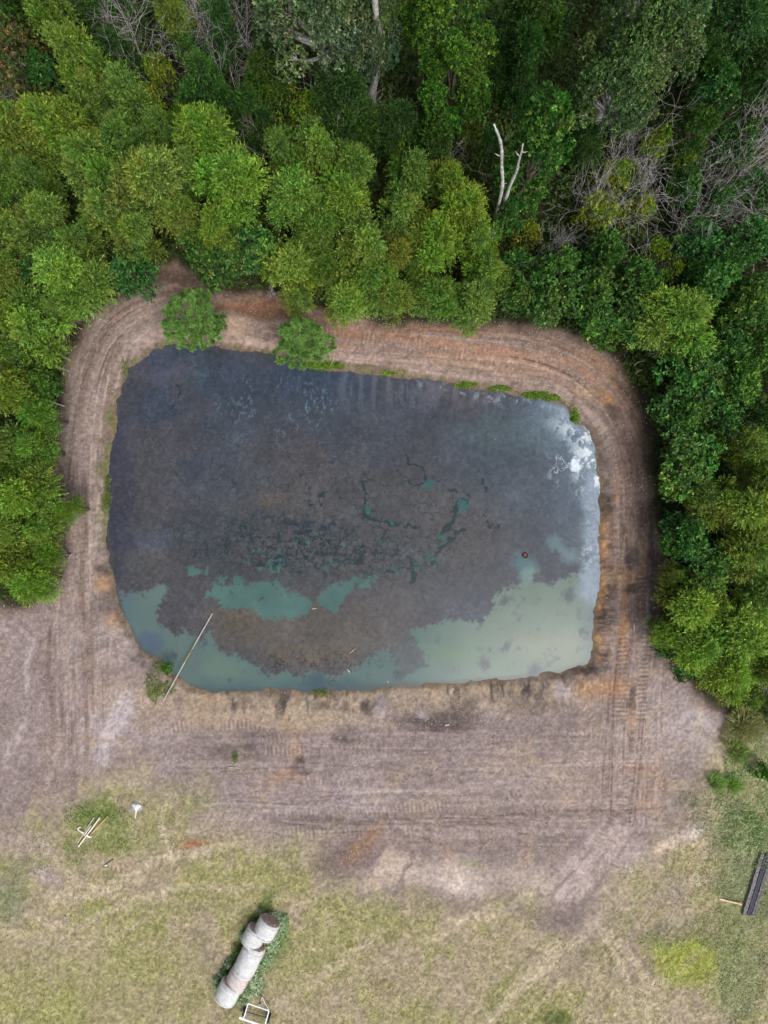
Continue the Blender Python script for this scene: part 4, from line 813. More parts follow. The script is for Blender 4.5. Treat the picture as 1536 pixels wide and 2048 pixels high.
BARE = [(262, 95, 55, 7, 'tangle of bare grey twigs at the top left, left of the yellow leafy tree', 6, (0, 0)),
        (390, 55, 60, 7, 'bare grey twigs at the top edge right of the yellow leafy tree', 7, (0, 0)),
        (475, 40, 45, 7.5, 'bare twigs at the top edge just left of the big grey-green oak', 5, (0, 0)),
        (60, 225, 32, 5, 'bare pale branches in the dark gap below the rust-brown tree', 4, (0, 0)),
        (1255, 300, 60, 5, 'bare shrub beneath the lower olive oak', 7, (.1, .1)), (1290, 372, 58, 5.2, 'densest mass of grey twigs right of the yellow vine shrubs', 9, (.1, 0)),
        (1172, 405, 40, 4.6, 'pale forked bare shrub right of the column tree', 5, (0, 0)), (1225, 425, 36, 4.2, 'pale grey twigs rising from the brightest yellow vine shrub', 5, (0, 0)),
        (1400, 330, 56, 5.6, 'bare branches right of the dull green vine shrub', 6, (.15, .1)), (1475, 330, 70, 6.4, 'long bare branches fanning toward the upper right edge', 8, (.2, .15)),
        (1520, 265, 50, 6.4, 'uppermost bare branches on the right photo edge', 6, (.2, .15)), (1405, 410, 52, 5.2, 'pale forked branches below the fanning ones near the right edge', 6, (.15, .05)),
        (1365, 455, 48, 4.8, 'bare branches above the dull lime shrub', 6, (.1, .1)), (1515, 440, 42, 5, 'white twigs near the right edge below the fanning branches', 6, (0, 0)),
        (1105, 492, 26, 3, 'small tuft of pale dead twigs at the foot of the column tree', 7, (0, 0)), (1320, 525, 34, 3.6, 'few bare branches over the small lime-green shrub', 4, (0, 0)),
        (690, 260, 36, 5, 'thin bare twigs above the central willows left of the dark gap', 4, (0, 0)), (905, 300, 36, 5.5, 'thin bare twigs left of the brownish vine-covered tree', 5, (0, 0)), (475, 190, 34, 7, 'leaning dead stem hung with vines behind the left thicket', 3, (0, .05)),
        (1420, 1420, 1, 1, None, 0, 0)]
for i, (px, py, rp, h, lab, st, ln) in enumerate(BARE):
    if lab: bare(px, py, rp * 1.12, h + 1.2, 40 + i, lab, st + 1, 4, ln, dense=.95, rad=.03)
for px, py, rp, h, lab in [(1518, 1375, 30, 2.4, 'grey bare twigs beside the olive shrub at the lower right wood edge'), (1290 + 20, 700, 20, 1.8, 'low bare twigs at the top right bend of the track'), (545, 588, 18, 1.2, 'low dry twigs beside the track right of the left pine')]:
    bare(px, py, rp, h, int(px), lab, 6, 3, name='dead_shrub')
def stem_thing(pts, rad, name, label, cat, mat, group=None, stubs=(), n=8):
    pts = [np.array(p, float) for p in pts]; o = pts[0].copy(); T = Tubes(n); q = smooth_line([tuple(p - o) for p in pts], 4) if False else [p - o for p in pts]
    P = np.array(q); u = np.linspace(0, 1, len(P)); uu = np.linspace(0, 1, 24); P = np.stack([np.interp(uu, u, P[:, k]) for k in range(3)], 1)
    kk = np.array([.25, .5, .25]); Ps = P.copy(); Ps[1:-1] = P[:-2] * .25 + P[1:-1] * .5 + P[2:] * .25; rr = np.interp(uu, u, rad) * (1 + .12 * np.sin(uu * 37) + .08 * np.sin(uu * 71))
    T.add(Ps, rr, True)
    e = empty(name, tuple(o)); tag(e, label, cat, group); link('stem', T.mesh('stem', mat), e)
    for f, d, ln in stubs:
        i = int(f * 23); B = Tubes(5); B.add([Ps[i], Ps[i] + np.array(d) * ln * .6, Ps[i] + np.array(d) * ln + np.array([0, 0, .1])], [.04, .03, .012], True); link('branch_stub', B.mesh('branch_stub', mat), e)
def Wp(px, py, h): x, y = W(px, py, h); return (x, y, h)
stem_thing([Wp(977, 484, 0), Wp(1003, 388, 7.0), Wp(1006, 362, 8.4), Wp(1003, 332, 9.9), Wp(1004, 302, 11.4), Wp(1001, 283, 12.3), Wp(996, 268, 13), Wp(988, 249, 13.9)], [.11, .10, .095, .085, .08, .075, .065, .045], 'dead_tree',
           'longer left one of two white dead stems in front of the column tree', 'dead tree', PALEBARK, 'white dead stems', [(.55, (-.8, 0, .4), .5), (.3, (.6, -.3, .4), .3)])
stem_thing([Wp(984, 476, 0), Wp(1012, 396, 6.2), Wp(1022, 366, 7.9), Wp(1034, 342, 9.2), Wp(1037, 325, 10.2), Wp(1042, 308, 11.1), Wp(1046, 288, 12.1)], [.12, .10, .085, .075, .06, .05, .035], 'dead_tree',
           'shorter right one of two white dead stems, leaning right', 'dead tree', PALEBARK, 'white dead stems', [(.82, (-.6, .2, .5), .5), (.9, (.6, -.3, .4), .4)])
stem_thing([Wp(742, 235, 0), Wp(744, 190, 2.4), Wp(752, 150, 4.6), Wp(757, 90, 7.6), Wp(752, 30, 10.5), Wp(748, -20, 12.5)], [.28, .26, .22, .2, .17, .12], 'dead_tree', 'thick grey trunk standing under the right-hand oak at the top centre', 'trunk', PALEBARK)
# pale leaning stems along the left edge of the track
LS = [((137, 742), (68, 712), 3.2), ((140, 720), (98, 695), 2.2), ((128, 812), (55, 784), 3.2), ((152, 652), (118, 612), 2.0), ((44, 873), (-5, 868), 3), ((46, 985 - 28), (5, 952), 2.6), ((118, 832), (28, 818), 3.4), ((60, 1070), (0, 1060), 3)]
LT = ['long pale bare stem leaning left at the track edge below the large yellow-green willow', 'short pale stem beside the long leaning one near the pond corner', 'thin pale stem leaning left from the track toward the yellow-topped willow', 'short bare stem at the foot of the little green willow',
      'pale stem at the left photo edge between green willows', 'pale stem at the left edge above the bright reaching willow', 'grey bare stem crossing the willows above mid pond on the left', 'pale stem behind the lowest left willow group']
for (a, b, h), lab in zip(LS, LT):
    stem_thing([Wp(*a, 0), Wp(a[0] * .5 + b[0] * .5 + 2, a[1] * .5 + b[1] * .5 + 3, h * .5), Wp(*b, h)], [.055, .045, .025], 'bare_stem', lab, 'bare stem', DEADBARK, 'pale bare stems beside the left track', [(.6, (-.4, .6, .6), .6)], 5)
RS = [((1338, 1042), (1362, 1022), 1.6), ((1330, 1040), (1360, 1040), 1.5), ((1352, 1102), (1372, 1103), 1.5), ((1356, 1125), (1376, 1127), 1.5), ((1265, 735), (1286, 722), 1.4), ((1268, 752), (1284, 740), 1.2)]
RT = ['curved pale stem at the right track edge above the dark glossy tree', 'straight pale stem just below the curved one at the right track edge', 'short pale stem beside the right track under the dark glossy tree', 'lowest short pale stem beside the right track',
      'thin bare stem at the top right bend of the track', 'second thin bare stem just below the one at the top right bend']
for (a, b, h), lab in zip(RS, RT):
    stem_thing([Wp(*a, 0), Wp((a[0] + b[0]) / 2, (a[1] + b[1]) / 2 - 4, h * .6), Wp(*b, h)], [.035, .03, .02], 'bare_stem', lab, 'bare stem', DEADBARK, 'pale bare stems beside the right track', (), 5)

# ------------------------------------------------------------------ ground cover (stuff)
def scatter(n, box, dens, r):
    x = r.uniform(box[0], box[2], n); y = r.uniform(box[1], box[3], n); k = r.random(n) < dens(x, y); return x[k], y[k]
def cover(name, X, Y, Zc, L, wr, cols, up, r, mat=GRASSM, label=None, cat=None):
    n = len(X); x, y = W(X, Y, 0); z = np.array(ground_z(x, y)) + Zc; D = unit(r.normal(size=(n, 3)) * np.array([1, 1, .35]) + np.array([0, 0, up]))
    V, F, c = leaves(np.stack([x, y, z], 1), D, L, L * wr, cols, r=r); o = link(name, np_mesh(name, V, F, mat, c)); tag(o, label, cat, kind='stuff'); return o
r = np.random.default_rng(77)
# undergrowth of the wood
def fdens(x, y): return (sdf(x + (fb(x, y, 30, 2, 5) - .5) * 30, y, FOREST) < -10) * 1.0
X, Y = scatter(240000, (-90, -80, 1630, 1480), fdens, r)
hh = fb(X, Y, 55, 3, 201); hgt = np.clip((hh - .36) * 6.5, .05, 2.6) * sm(-8, -40, sdf(X, Y, FOREST)) * r.uniform(.5, 1, len(X))
t = np.clip(fb(X, Y, 90, 3, 205) * 1.6 - .3 + r.normal(size=len(X)) * .18, 0, 1); cols = mixc(lin((40, 66, 30)), lin((84, 108, 44)), t) * r.uniform(.7, 1.25, (len(X), 1))
cover('undergrowth', X, Y, hgt, r.uniform(.18, .38, len(X)), .6, cols, .25, r, LEAF, 'dark leafy undergrowth filling the floor of the wood', 'undergrowth')
# short turf of the field
gd = lambda x, y: np.clip(sm(30, -60, sdf(x, y, GRASSP)) * (.25 + 1.1 * sm(.35, .6, fb(x, y, 90, 5, 91, .6))), 0, 1)
X, Y = scatter(190000, (-60, 1540, 1600, 2110), gd, r); t = np.clip(fb(X, Y, 60, 3, 211) * 1.5 - .25 + r.normal(size=len(X)) * .3, 0, 1)
x_, y_ = W(X, Y, 0); gi = np.clip(np.searchsorted(gx, x_), 1, nx - 1); gj = np.clip(np.searchsorted(gy, y_), 1, ny - 1)
cols = lin(GC[gi, gj]) * KA * (1 - .35 * t[:, None]) + mixc(lin((178, 166, 136)), lin((104, 124, 52)), t) * .35 * t[:, None] + .0; cols *= r.uniform(.72, 1.3, (len(X), 1))
cover('grass', X, Y, 0, r.uniform(.05, .13, len(X)), .3, cols, .45, r, label='short patchy turf of the mown field below the pond', cat='grass')
# tall weeds of the right-hand field corner and other clumps
def clump(name, spots, n, hmax, c1, c2, L, wr, up, label, cat, mat=LEAF):
    Xs = []; Ys = []; Zs = []; tot = sum(a * b for _, _, a, b in spots)
    for x, y, rx, ry in spots:
        k = int(n * rx * ry / tot); a = r.random(k) * 6.28; q = np.sqrt(r.random(k)) * (.75 + .5 * vn(np.cos(a) * 2 + x, np.sin(a) * 2 + y, 3)); Xs.append(x + np.cos(a) * q * rx); Ys.append(y + np.sin(a) * q * ry)
        Zs.append(hmax * np.clip(1 - q ** 2, .05, 1) * r.uniform(.1, 1, k) * (.35 + 1.1 * fb(Xs[-1], Ys[-1], 11, 2, 9)))
    X, Y, Zz = map(np.concatenate, (Xs, Ys, Zs)); t = np.clip(fb(X, Y, 14, 2, 13) * 1.6 - .3 + r.normal(size=len(X)) * .25, 0, 1)
    cols = mixc(lin(c1), lin(c2), t) * r.uniform(.75, 1.2, (len(X), 1)); ll = r.uniform(L * .6, L * 1.3, len(X))
    x, y = W(X, Y, 0); z = np.maximum(np.array(ground_z(x, y)), WZ) + Zz
    D = unit(r.normal(size=(len(X), 3)) * np.array([1, 1, .35]) + np.array([0, 0, up])); V, F, c = leaves(np.stack([x, y, z], 1), D, ll, ll * wr, cols, r=r)
    o = link(name, np_mesh(name, V, F, mat, c)); tag(o, label, cat, kind='stuff')
clump('weeds', [(1500, 1600, 60, 60), (1520, 1500, 46, 60), (1470, 1540, 24, 44), (1490, 1660, 60, 46), (1525, 1700, 30, 60)], 6000, .4, (128, 160, 92), (180, 200, 146), .17, .35, .5, 'tall green weeds on the right edge above the dark timbers', 'weeds')
clump('pale_weeds', [(1440, 1640, 60, 60), (1450, 1740, 46, 70), (1528, 1850, 22, 90), (1440, 1860, 50, 46), (1480, 1960, 50, 90), (1320, 1880, 46, 20), (1380, 1600, 26, 20), (1540, 1780, 16, 60)], 9000, .2, (134, 150, 108), (182, 190, 156), .14, .3, .35, 'pale grey-green weeds around the dark timbers at lower right', 'weeds')
clump('olive_reeds', [(1500, 1440, 44, 34), (1465, 1470, 30, 26), (1515, 1400, 36, 24)], 3200, .7, (128, 134, 84), (176, 176, 122), .32, .1, .6, 'olive reedy grass below the lowest right willow', 'reeds')
clump('bale_weeds', [(562, 1850, 15, 26), (548, 1828, 18, 8), (570, 1840, 8, 16), (545, 1885, 14, 18), (534, 1915, 10, 16), (530, 1930, 8, 14), (515, 1965, 14, 20), (500, 1985, 16, 12), (486, 2000, 12, 8), (525, 1828, 8, 12)], 3000, .35, (150, 182, 132), (212, 228, 196), .13, .5, .4, 'pale green weeds on the right side of the hay bale row', 'weeds')
clump('dark_weeds', [(512, 1845, 12, 18), (497, 1868, 9, 20), (487, 1880, 8, 20), (472, 1905, 8, 24), (460, 1930, 7, 22), (447, 1950, 8, 22), (438, 1965, 6, 14)], 2200, .22, (92, 122, 60), (134, 158, 88), .12, .4, .4, 'dark green weeds on the left side of the hay bale row', 'weeds')
clump('bale_tufts', [(485, 1872, 7, 10), (457, 1925, 7, 9), (445, 1944, 7, 7), (432, 1958, 6, 6), (435, 1975, 6, 5)], 900, .45, (140, 170, 130), (190, 210, 180), .14, .5, .4, 'pale weed tufts dotted along the left side of the hay bale row', 'weeds')
clump('shore_weeds', [(655, 730, 34, 7), (628, 728, 16, 6), (930, 768, 22, 5), (1000, 775, 24, 5), (1075, 788, 30, 6), (1105, 794, 18, 6), (1152, 832, 8, 14), (775, 745, 16, 3), (560, 716, 14, 4)], 4200, .22, (84, 122, 36), (130, 164, 56), .13, .5, .4, 'bright green weeds along the top shore of the pond', 'weeds')
clump('bank_weeds', [(306, 1372, 14, 34), (330, 1378, 18, 16), (316, 1335, 10, 12), (211, 985, 6, 40), (206, 1010, 6, 20), (470, 1515, 6, 12), (245, 735, 6, 18), (640, 1388, 18, 6)], 2600, .22, (92, 118, 50), (136, 156, 74), .13, .35, .45, 'sparse green weeds on the left and lower pond banks', 'weeds')
clump('verge_weeds', [(195, 1622, 52, 22), (235, 1640, 30, 30), (160, 1640, 30, 26), (225, 1690, 40, 20), (150, 1700, 26, 30)], 2800, .16, (110, 144, 60), (160, 178, 96), .12, .35, .4, 'green weeds around the pile of pipes at lower left', 'weeds')
# single clumps of tall grass beside the wood
def grass_clump(px, py, rx, h, n, c1, c2, label, lean=(0, 0)):
    r = np.random.default_rng(int(px)); x, y = W(px, py, h * .5); a = r.random(n) * 6.28; q_ = np.sqrt(r.random(n)); P = np.stack([np.cos(a) * q_ * rx * .45, np.sin(a) * q_ * rx * .45, np.zeros(n)], 1)
    D = unit(np.stack([np.cos(a) * .7 * q_ + lean[0], np.sin(a) * .7 * q_ + lean[1], np.full(n, .9)], 1) + r.normal(size=(n, 3)) * .12); L = r.uniform(.6, 1.2, n) * h; t = r.random(n)
    D2 = unit(D * np.array([1, 1, .45]) + np.array([0, 0, -.05])); V1, F1, c1_ = leaves(P, D, L * .6, L * .05, mixc(lin(c1), lin(c2), t) * .9, r=r); V2, F2, c2_ = leaves(P + D * (L * .55)[:, None], D2, L * .75, L * .05, mixc(lin(c1), lin(c2), t), r=r)
    o = link('grass_clump', np_mesh('grass_clump', np.concatenate([V1, V2]), np.concatenate([F1, F2 + len(V1)]), LEAF, np.concatenate([c1_, c2_]))); o.location = (x, y, float(ground_z(x, y))); tag(o, label, 'grass clump', 'tall grass clumps at the right edge')
grass_clump(1430, 1568, .6, .62, 420, (104, 146, 66), (160, 188, 106), 'bright green clump of long grass leaning to the upper right, above the dark timbers', (.35, .35))
grass_clump(1466, 1572, .45, .6, 240, (100, 156, 52), (158, 196, 86), 'smaller bright grass clump just right of the larger leaning one', (.2, .2))
grass_clump(1492, 1450, 1.3, .85, 700, (118, 128, 72), (176, 176, 116), 'big olive clump of reedy grass under the lowest right willow', (-.1, .2))
grass_clump(1475, 1505, .9, .7, 380, (104, 138, 62), (160, 180, 96), 'green grass clump between the olive reedy clump and the bright leaning clump', (.1, .1))
# pale wood chips and straw on the bare soil
def chips():
    r = np.random.default_rng(5); X, Y = scatter(80000, (-60, 540, 1560, 1760), lambda x, y: (sdf(x, y, FOREST) > -25) * (sdf(x, y, POND_G) > 4) * (.16 + .9 * sm(.48, .7, fb(x, y, 60, 3, 221))), r)
    n = len(X); x, y = W(X, Y, 0); z = ground_z(x, y) + .012; D = unit(np.stack([r.normal(size=n), r.normal(size=n), r.normal(size=n) * .08], 1)); q = unit(np.stack([r.normal(size=n) * .15, r.normal(size=n) * .15, np.ones(n)], 1))
    L = r.uniform(.05, .13, n) * np.where(r.random(n) < .02, 2.2, 1); t = np.where(r.random(n) < .5, r.uniform(0, .2, n), r.uniform(.45, .9, n)); c = mixc(lin((84, 72, 66)), lin((206, 194, 184)), t)
    V, F, cc = leaves(np.stack([x, y, z], 1), D, L, np.minimum(L * .4, .045), c, q, r); o = link('wood_chips', np_mesh('wood_chips', V, F, GRASSM, cc)); tag(o, 'pale wood chips and straw strewn over the bare soil', 'wood chips', kind='stuff')
    X, Y = scatter(5200, (215, 695, 1195, 1370), lambda x, y: (sdf(x, y, POND) < -5) * (.1 + .7 * sm(.5, .7, fb(x, y, 70, 3, 231))), r); n = len(X)
    x, y = W(X, Y, WZ); z = np.full(n, WZ + .008); D = unit(np.stack([r.normal(size=n), r.normal(size=n), r.normal(size=n) * .04], 1)); L = r.uniform(.02, .06, n); t = r.random(n) ** 3; c = mixc(lin((84, 80, 78)), lin((190, 186, 178)), t)
    V, F, cc = leaves(np.stack([x, y, z], 1), D, L, L * .5, c, np.tile([[0., 0., 1.]], (n, 1)), r); o = link('floating_debris', np_mesh('floating_debris', V, F, GRASSM, cc)); tag(o, 'specks of leaf litter floating on the dark pond scum', 'debris', kind='stuff')
chips()

# ------------------------------------------------------------------ hay bales
WRAP = plain('bale_wrap', (200, 204, 206), .75, .05, 5, c2=(182, 180, 180), bump=.5)
HAY = plain('hay', (192, 172, 164), .95, .12, 14, c2=(150, 130, 124), bump=.8)
TWINE = plain('stained_wrap', (196, 186, 184), .8, .05, 8, c2=(178, 168, 166), bump=.4)
def hay_bale(a, b, dia, label, seed, stain):
    """a, b: pixel positions of the axis ends (near face, far face) seen at mid height"""
    r = np.random.default_rng(seed); hc = dia / 2; ax, ay = W(*a, hc); bx, by = W(*b, hc); L = math.hypot(bx - ax, by - ay); R = dia / 2
    e = empty('hay_bale', ((ax + bx) / 2, (ay + by) / 2, 0), math.atan2(by - ay, bx - ax)); tag(e, label, 'hay bale', 'round hay bales in a row')
    na, prof = 56, []
    for u in np.linspace(-1, 1, 25):
        e_ = max(0, abs(u) - .86) / .14; prof.append((u * L / 2, R * (1 - .10 * e_ ** 2 - .01 * math.sin(u * 9 + seed))))
    V = []; F = []; sag = .94
    for i, (xx, rr) in enumerate(prof):
        for j in range(na):
            an = j / na * 2 * math.pi; q = rr * (1 + .012 * math.sin(3 * an + seed) + .008 * math.sin(7 * an + i * .4) + .004 * r.normal())
            z = R * sag + q * math.sin(an) * sag; z = max(z, -.02); V.append((xx + .01 * r.normal(), q * math.cos(an) * 1.03, z))
    for i in range(len(prof) - 1):
        for j in range(na): F.append((i * na + j, (i + 1) * na + j, (i + 1) * na + (j + 1) % na, i * na + (j + 1) % na))
    me = bpy.data.meshes.new('wrap'); me.from_pydata(V, [], F); me.materials.append(TWINE if stain else WRAP); me.polygons.foreach_set('use_smooth', [True] * len(F)); link('net_wrap', me, e)
    for s_, k in ((-1, 0), (1, len(prof) - 1)):
        V2 = []; F2 = []; rings = 13
        for q in range(rings + 1):
            f = 1 - q / rings
            for j in range(na):
                v = V[k * na + j]; c = (s_ * L / 2, 0, R * sag); dz = .03 * math.sin(q * 2.4 + j / na * 6.28) * (q > 0) + .015 * r.normal() * (q > 0) + .05 * (1 - f)
                V2.append((v[0] + s_ * dz, c[1] + (v[1] - c[1]) * f, c[2] + (v[2] - c[2]) * f))
        for q in range(rings):
            for j in range(na):
                t = (q * na + j, q * na + (j + 1) % na, (q + 1) * na + (j + 1) % na, (q + 1) * na + j); F2.append(t if s_ < 0 else t[::-1])
        m2 = bpy.data.meshes.new('end'); m2.from_pydata(V2, [], F2); m2.materials.append(HAY); link('hay_end', m2, e)
    B = Tubes(4)
    for xx in (-.36 * L, .38 * L):
        B.add([(xx + .006 * math.sin(t * 3), (R * 1.015) * math.cos(t) * 1.03, R * sag + R * 1.015 * math.sin(t) * sag) for t in np.linspace(-.6, math.pi + .6, 40)], [.012] * 40)
    link('wrap_seam', B.mesh('seam', TWINE), e)
hay_bale((541, 1841), (524, 1872), 1.42, 'topmost hay bale of the row, its brown end face showing', 1, False)
hay_bale((516, 1858), (500, 1888), 1.36, 'second hay bale from the top, pushed out to the left', 2, False)
hay_bale((512, 1890), (484, 1948), 1.42, 'longest pale hay bale in the middle of the row', 3, False)
hay_bale((484, 1944), (466, 1976), 1.36, 'pinkish grey hay bale, second from the bottom of the row', 4, True)
hay_bale((466, 1966), (448, 2001), 1.46, 'lowest hay bale of the row, nearest to the trailer frame', 5, False)

# ------------------------------------------------------------------ trailer frame
STEEL = plain('galvanised_steel', (214, 218, 220), .45, .08, 4, metal=.25); RUB = plain('tyre_rubber', (44, 46, 52), .85, .2, 10); DARK = plain('dark_steel', (96, 104, 112), .5, .15, 6, metal=.3); WHT = plain('white_paint', (232, 232, 228), .5, .05, 5)
def box_between(p, q, wd, ht, mat, name, parent, bev=.006):
    p = Vector(p); q = Vector(q); d = q - p; L = d.length; x = d.normalized(); z = Vector((0, 0, 1)); y = z.cross(x).normalized(); z = x.cross(y); import bmesh
    bm = bmesh.new(); bmesh.ops.create_cube(bm, size=1)
    for v in bm.verts: v.co = p + x * ((v.co.x + .5) * L) + y * (v.co.y * wd) + z * (v.co.z * ht)
    bmesh.ops.bevel(bm, geom=bm.edges[:], offset=bev, segments=2, affect='EDGES'); me = bpy.data.meshes.new(name); bm.to_mesh(me); bm.free(); me.materials.append(mat); return link(name, me, parent)
hz = .5; tl, tr, bl, br = [Vector(Wp(*p, hz)) for p in ((496.5, 2006.5), (538.3, 2021), (487, 2038), (529.5, 2052.5))]; apex = Vector(Wp(524.3, 1994, hz))
o0 = (tl + tr + bl + br) / 4; o0.z = 0; T_ = empty('trailer_frame', o0); tag(T_, 'bare silver metal trailer frame with two black wheels below the hay bales', 'trailer')
def L_(v): return v - o0
for a, b, wd in ((tl, tr, .075), (bl, br, .13), (tl, bl, .07), (tr, br, .075)): box_between(L_(a), L_(b) + Vector((0, 0, .004)), wd, .08, WHT if wd > .1 else STEEL, 'frame_bar', T_)
box_between(L_(apex) + Vector((0, 0, .01)), L_(tl * .5 + tr * .5) + Vector((0, 0, -.01)), .035, .05, STEEL, 'tongue_strut', T_); box_between(L_(apex) + Vector((0, 0, .015)), L_(tr), .035, .05, STEEL, 'tongue_strut', T_)
box_between(L_(bl) + (L_(bl) - L_(br)).normalized() * .0, L_(bl) + (L_(bl) - L_(br)).normalized() * .28, .17, .05, WHT, 'hitch_plate', T_)
J = Tubes(12); pj = L_(Vector(Wp(520.5, 2003, hz))); J.add([(pj.x, pj.y, .02), (pj.x, pj.y, .72)], [.05, .05], True); J.add([(pj.x - .12, pj.y, .74), (pj.x + .1, pj.y + .03, .74)], [.02, .02], True); link('jack_stand', J.mesh('jack', DARK), T_)
axd = (L_(bl) - L_(tl)).normalized(); perp = Vector((-axd.y, axd.x, 0))
def wheel(c):
    import bmesh
    for nm, prof, mat in (('tyre', [(.17, .075), (.21, .085), (.25, .075), (.27, .05), (.275, 0), (.27, -.05), (.25, -.075), (.21, -.085), (.17, -.075)], RUB), ('rim', [(.03, .09), (.06, .03), (.12, .02), (.17, .06), (.175, 0), (.17, -.06), (.12, -.02), (.06, -.03), (.03, -.09)], DARK)):
        V = []; F = []; n = 32
        for j in range(n):
            a = j / n * 2 * math.pi
            for rr, ww in prof: V.append(tuple(c + axd * (rr * math.cos(a)) + Vector((0, 0, 1)) * (rr * math.sin(a)) + perp * ww))
        k = len(prof)
        for j in range(n):
            for i in range(k - 1): F.append((j * k + i, j * k + i + 1, ((j + 1) % n) * k + i + 1, ((j + 1) % n) * k + i))
            if nm == 'rim': F.append((j * k + k - 1, j * k, ((j + 1) % n) * k, ((j + 1) % n) * k + k - 1))
        me = bpy.data.meshes.new(nm); me.from_pydata(V, [], F); me.materials.append(mat)
        o = link(nm if nm == 'tyre' else 'rim', me, T_)
        if nm == 'tyre': o.name = 'wheel'; par = o
        else: o.parent = par
    return
wl = L_(Vector(Wp(488.3, 2023, .28))); wr_ = L_(Vector(Wp(537.5, 2037, .28))); wl.z = wr_.z = .27; wheel(wl); wheel(wr_)
ax_ = Tubes(8); ax_.add([wl, wr_], [.03, .03], True); link('axle', ax_.mesh('axle', DARK), T_)

# ------------------------------------------------------------------ pipes
PVC = plain('pvc_pipe', (226, 224, 216), .5, .05, 2); PVY = plain('aged_pipe', (206, 178, 120), .6, .12, 3, c2=(176, 146, 96)); PVS = plain('stained_pipe', (206, 198, 178), .55, .1, 6, c2=(170, 158, 128))
def pipe(a, b, z0, z1, rad, mat, label, group='loose pipes in the pile', name='pipe'):
    A = Vector(Wp(*a, z0)); B = Vector(Wp(*b, z1)); e = empty(name, A); tag(e, label, 'pipe', group)
    T = Tubes(10); d = B - A; T.add([(0, 0, 0), d * .5 + Vector((0, 0, -.01)), d], [rad] * 3, True); link('pipe_wall', T.mesh('pipe_wall', mat), e)
    for f in (.03, .97):
        c = Tubes(10); c.add([d * (f - .02), d * (f + .02)], [rad * 1.28] * 2, True); link('coupling', c.mesh('coupling', mat), e)
k = 5.12
def q(x, y): return (100 + x / k, 1550 + y / k)
g0 = .05
pipe(q(452, 432), q(278, 702), .12, .06, .035, PVS, 'leftmost pipe of the pile, creamy stained')
pipe(q(512, 434), q(290, 735), .20, .10, .045, PVC, 'thickest white pipe of the pile, reaching lowest')
pipe(q(500, 455), q(318, 690), .10, .07, .03, PVS, 'thin cream pipe beside the thickest white one')
pipe(q(596, 420), q(338, 692), .16, .09, .035, PVY, 'yellowish brown pipe on the right of the pile')
pipe(q(420, 520), q(350, 620), .24, .24, .03, PVC, 'short white pipe lying across the top of the pile')
def tube_thing(pts, rad, mat, name, label, cat, part='tube_wall', group=None):
    P = [Vector(p) for p in pts]; e = empty(name, P[0]); tag(e, label, cat, group); T = Tubes(8); Q = smooth_line([tuple(p - P[0]) for p in P], 1) if False else [tuple(p - P[0]) for p in P]
    T.add(Q, [rad] * len(Q), True); link(part, T.mesh(part, mat), e); return e
tube_thing([Wp(*q(312, 530), .08), Wp(*q(288, 545), .1), Wp(*q(290, 565), .1), Wp(*q(315, 580), .12), Wp(*q(345, 592), .14)], .05, PVC, 'hose', 'bent white hose fitting at the left of the pipe pile', 'hose', 'hose_wall')
tube_thing([Wp(*q(372, 610), .22), Wp(*q(395, 632), .2), Wp(*q(425, 634), .12)], .06, PVC, 'elbow_fitting', 'white elbow fitting lying on the right foot of the pipe pile', 'pipe fitting', 'fitting_wall')
pipe(q(885, 350), q(874, 442), .1, .06, .04, PVC, 'short white pipe sticking out below the white sack', None)
tube_thing([Wp(*q(650, 862), .05), Wp(*q(620, 880), .05), Wp(*q(585, 905), .05), Wp(*q(560, 928), .05)], .028, DARK, 'broken_pipe', 'short grey broken pipe on bare soil below the pipe pile', 'pipe')
T = Tubes(8); p = Vector(Wp(*q(575, 925), .06)); e = empty('white_cap', p); tag(e, 'small white cap at the end of the grey broken pipe', 'cap'); T.add([(-.09, -.02, 0), (.09, .03, 0)], [.05, .045], True); link('cap_shell', T.mesh('cap', WHT), e)
# white sack
def sack(px, py, rx, ry, h, seed, mat, name, label, cat, z=0):
    r = np.random.default_rng(seed); n1, n2 = 40, 14; V = [(0, 0, h)]; F = []
    for i in range(1, n2 + 1):
        u = i / n2
        for j in range(n1):
            a = j / n1 * 2 * math.pi; wob = 1 + .18 * math.sin(3 * a + seed) + .1 * math.sin(5 * a + 2) + .05 * math.sin(11 * a); q_ = u * wob
            zz = h * math.sqrt(max(0, 1 - u ** 2.2)) * (1 + .25 * math.sin(a * 4 + u * 5) * u) + .035 * math.sin(a * 9 + u * 12) * u * (1 - u) * 3; V.append((rx * q_ * math.cos(a), ry * q_ * math.sin(a), max(zz, -.02)))
    for j in range(n1): F.append((0, 1 + j, 1 + (j + 1) % n1))
    for i in range(n2 - 1):
        for j in range(n1): F.append((1 + i * n1 + j, 1 + (i + 1) * n1 + j, 1 + (i + 1) * n1 + (j + 1) % n1, 1 + i * n1 + (j + 1) % n1))
    me = bpy.data.meshes.new(name); me.from_pydata(V, [], F); me.materials.append(mat); me.polygons.foreach_set('use_smooth', [True] * len(F))
    x, y = W(px, py, 0); o = link(name, me); o.location = (x, y, float(ground_z(x, y)) + z); tag(o, label, cat); return o
TARP = plain('grey_tarp', (140, 142, 152), .6, .1, 4)
sack(272, 1614, .40, .34, .06, 3, TARP, 'plastic_sheet', 'crumpled grey plastic sheet under the white sack', 'sheet')
sack(273.5, 1612.5, .27, .24, .22, 7, WHT, 'sack', 'crumpled bright white sack on the turf right of the pipe pile', 'sack', .03)
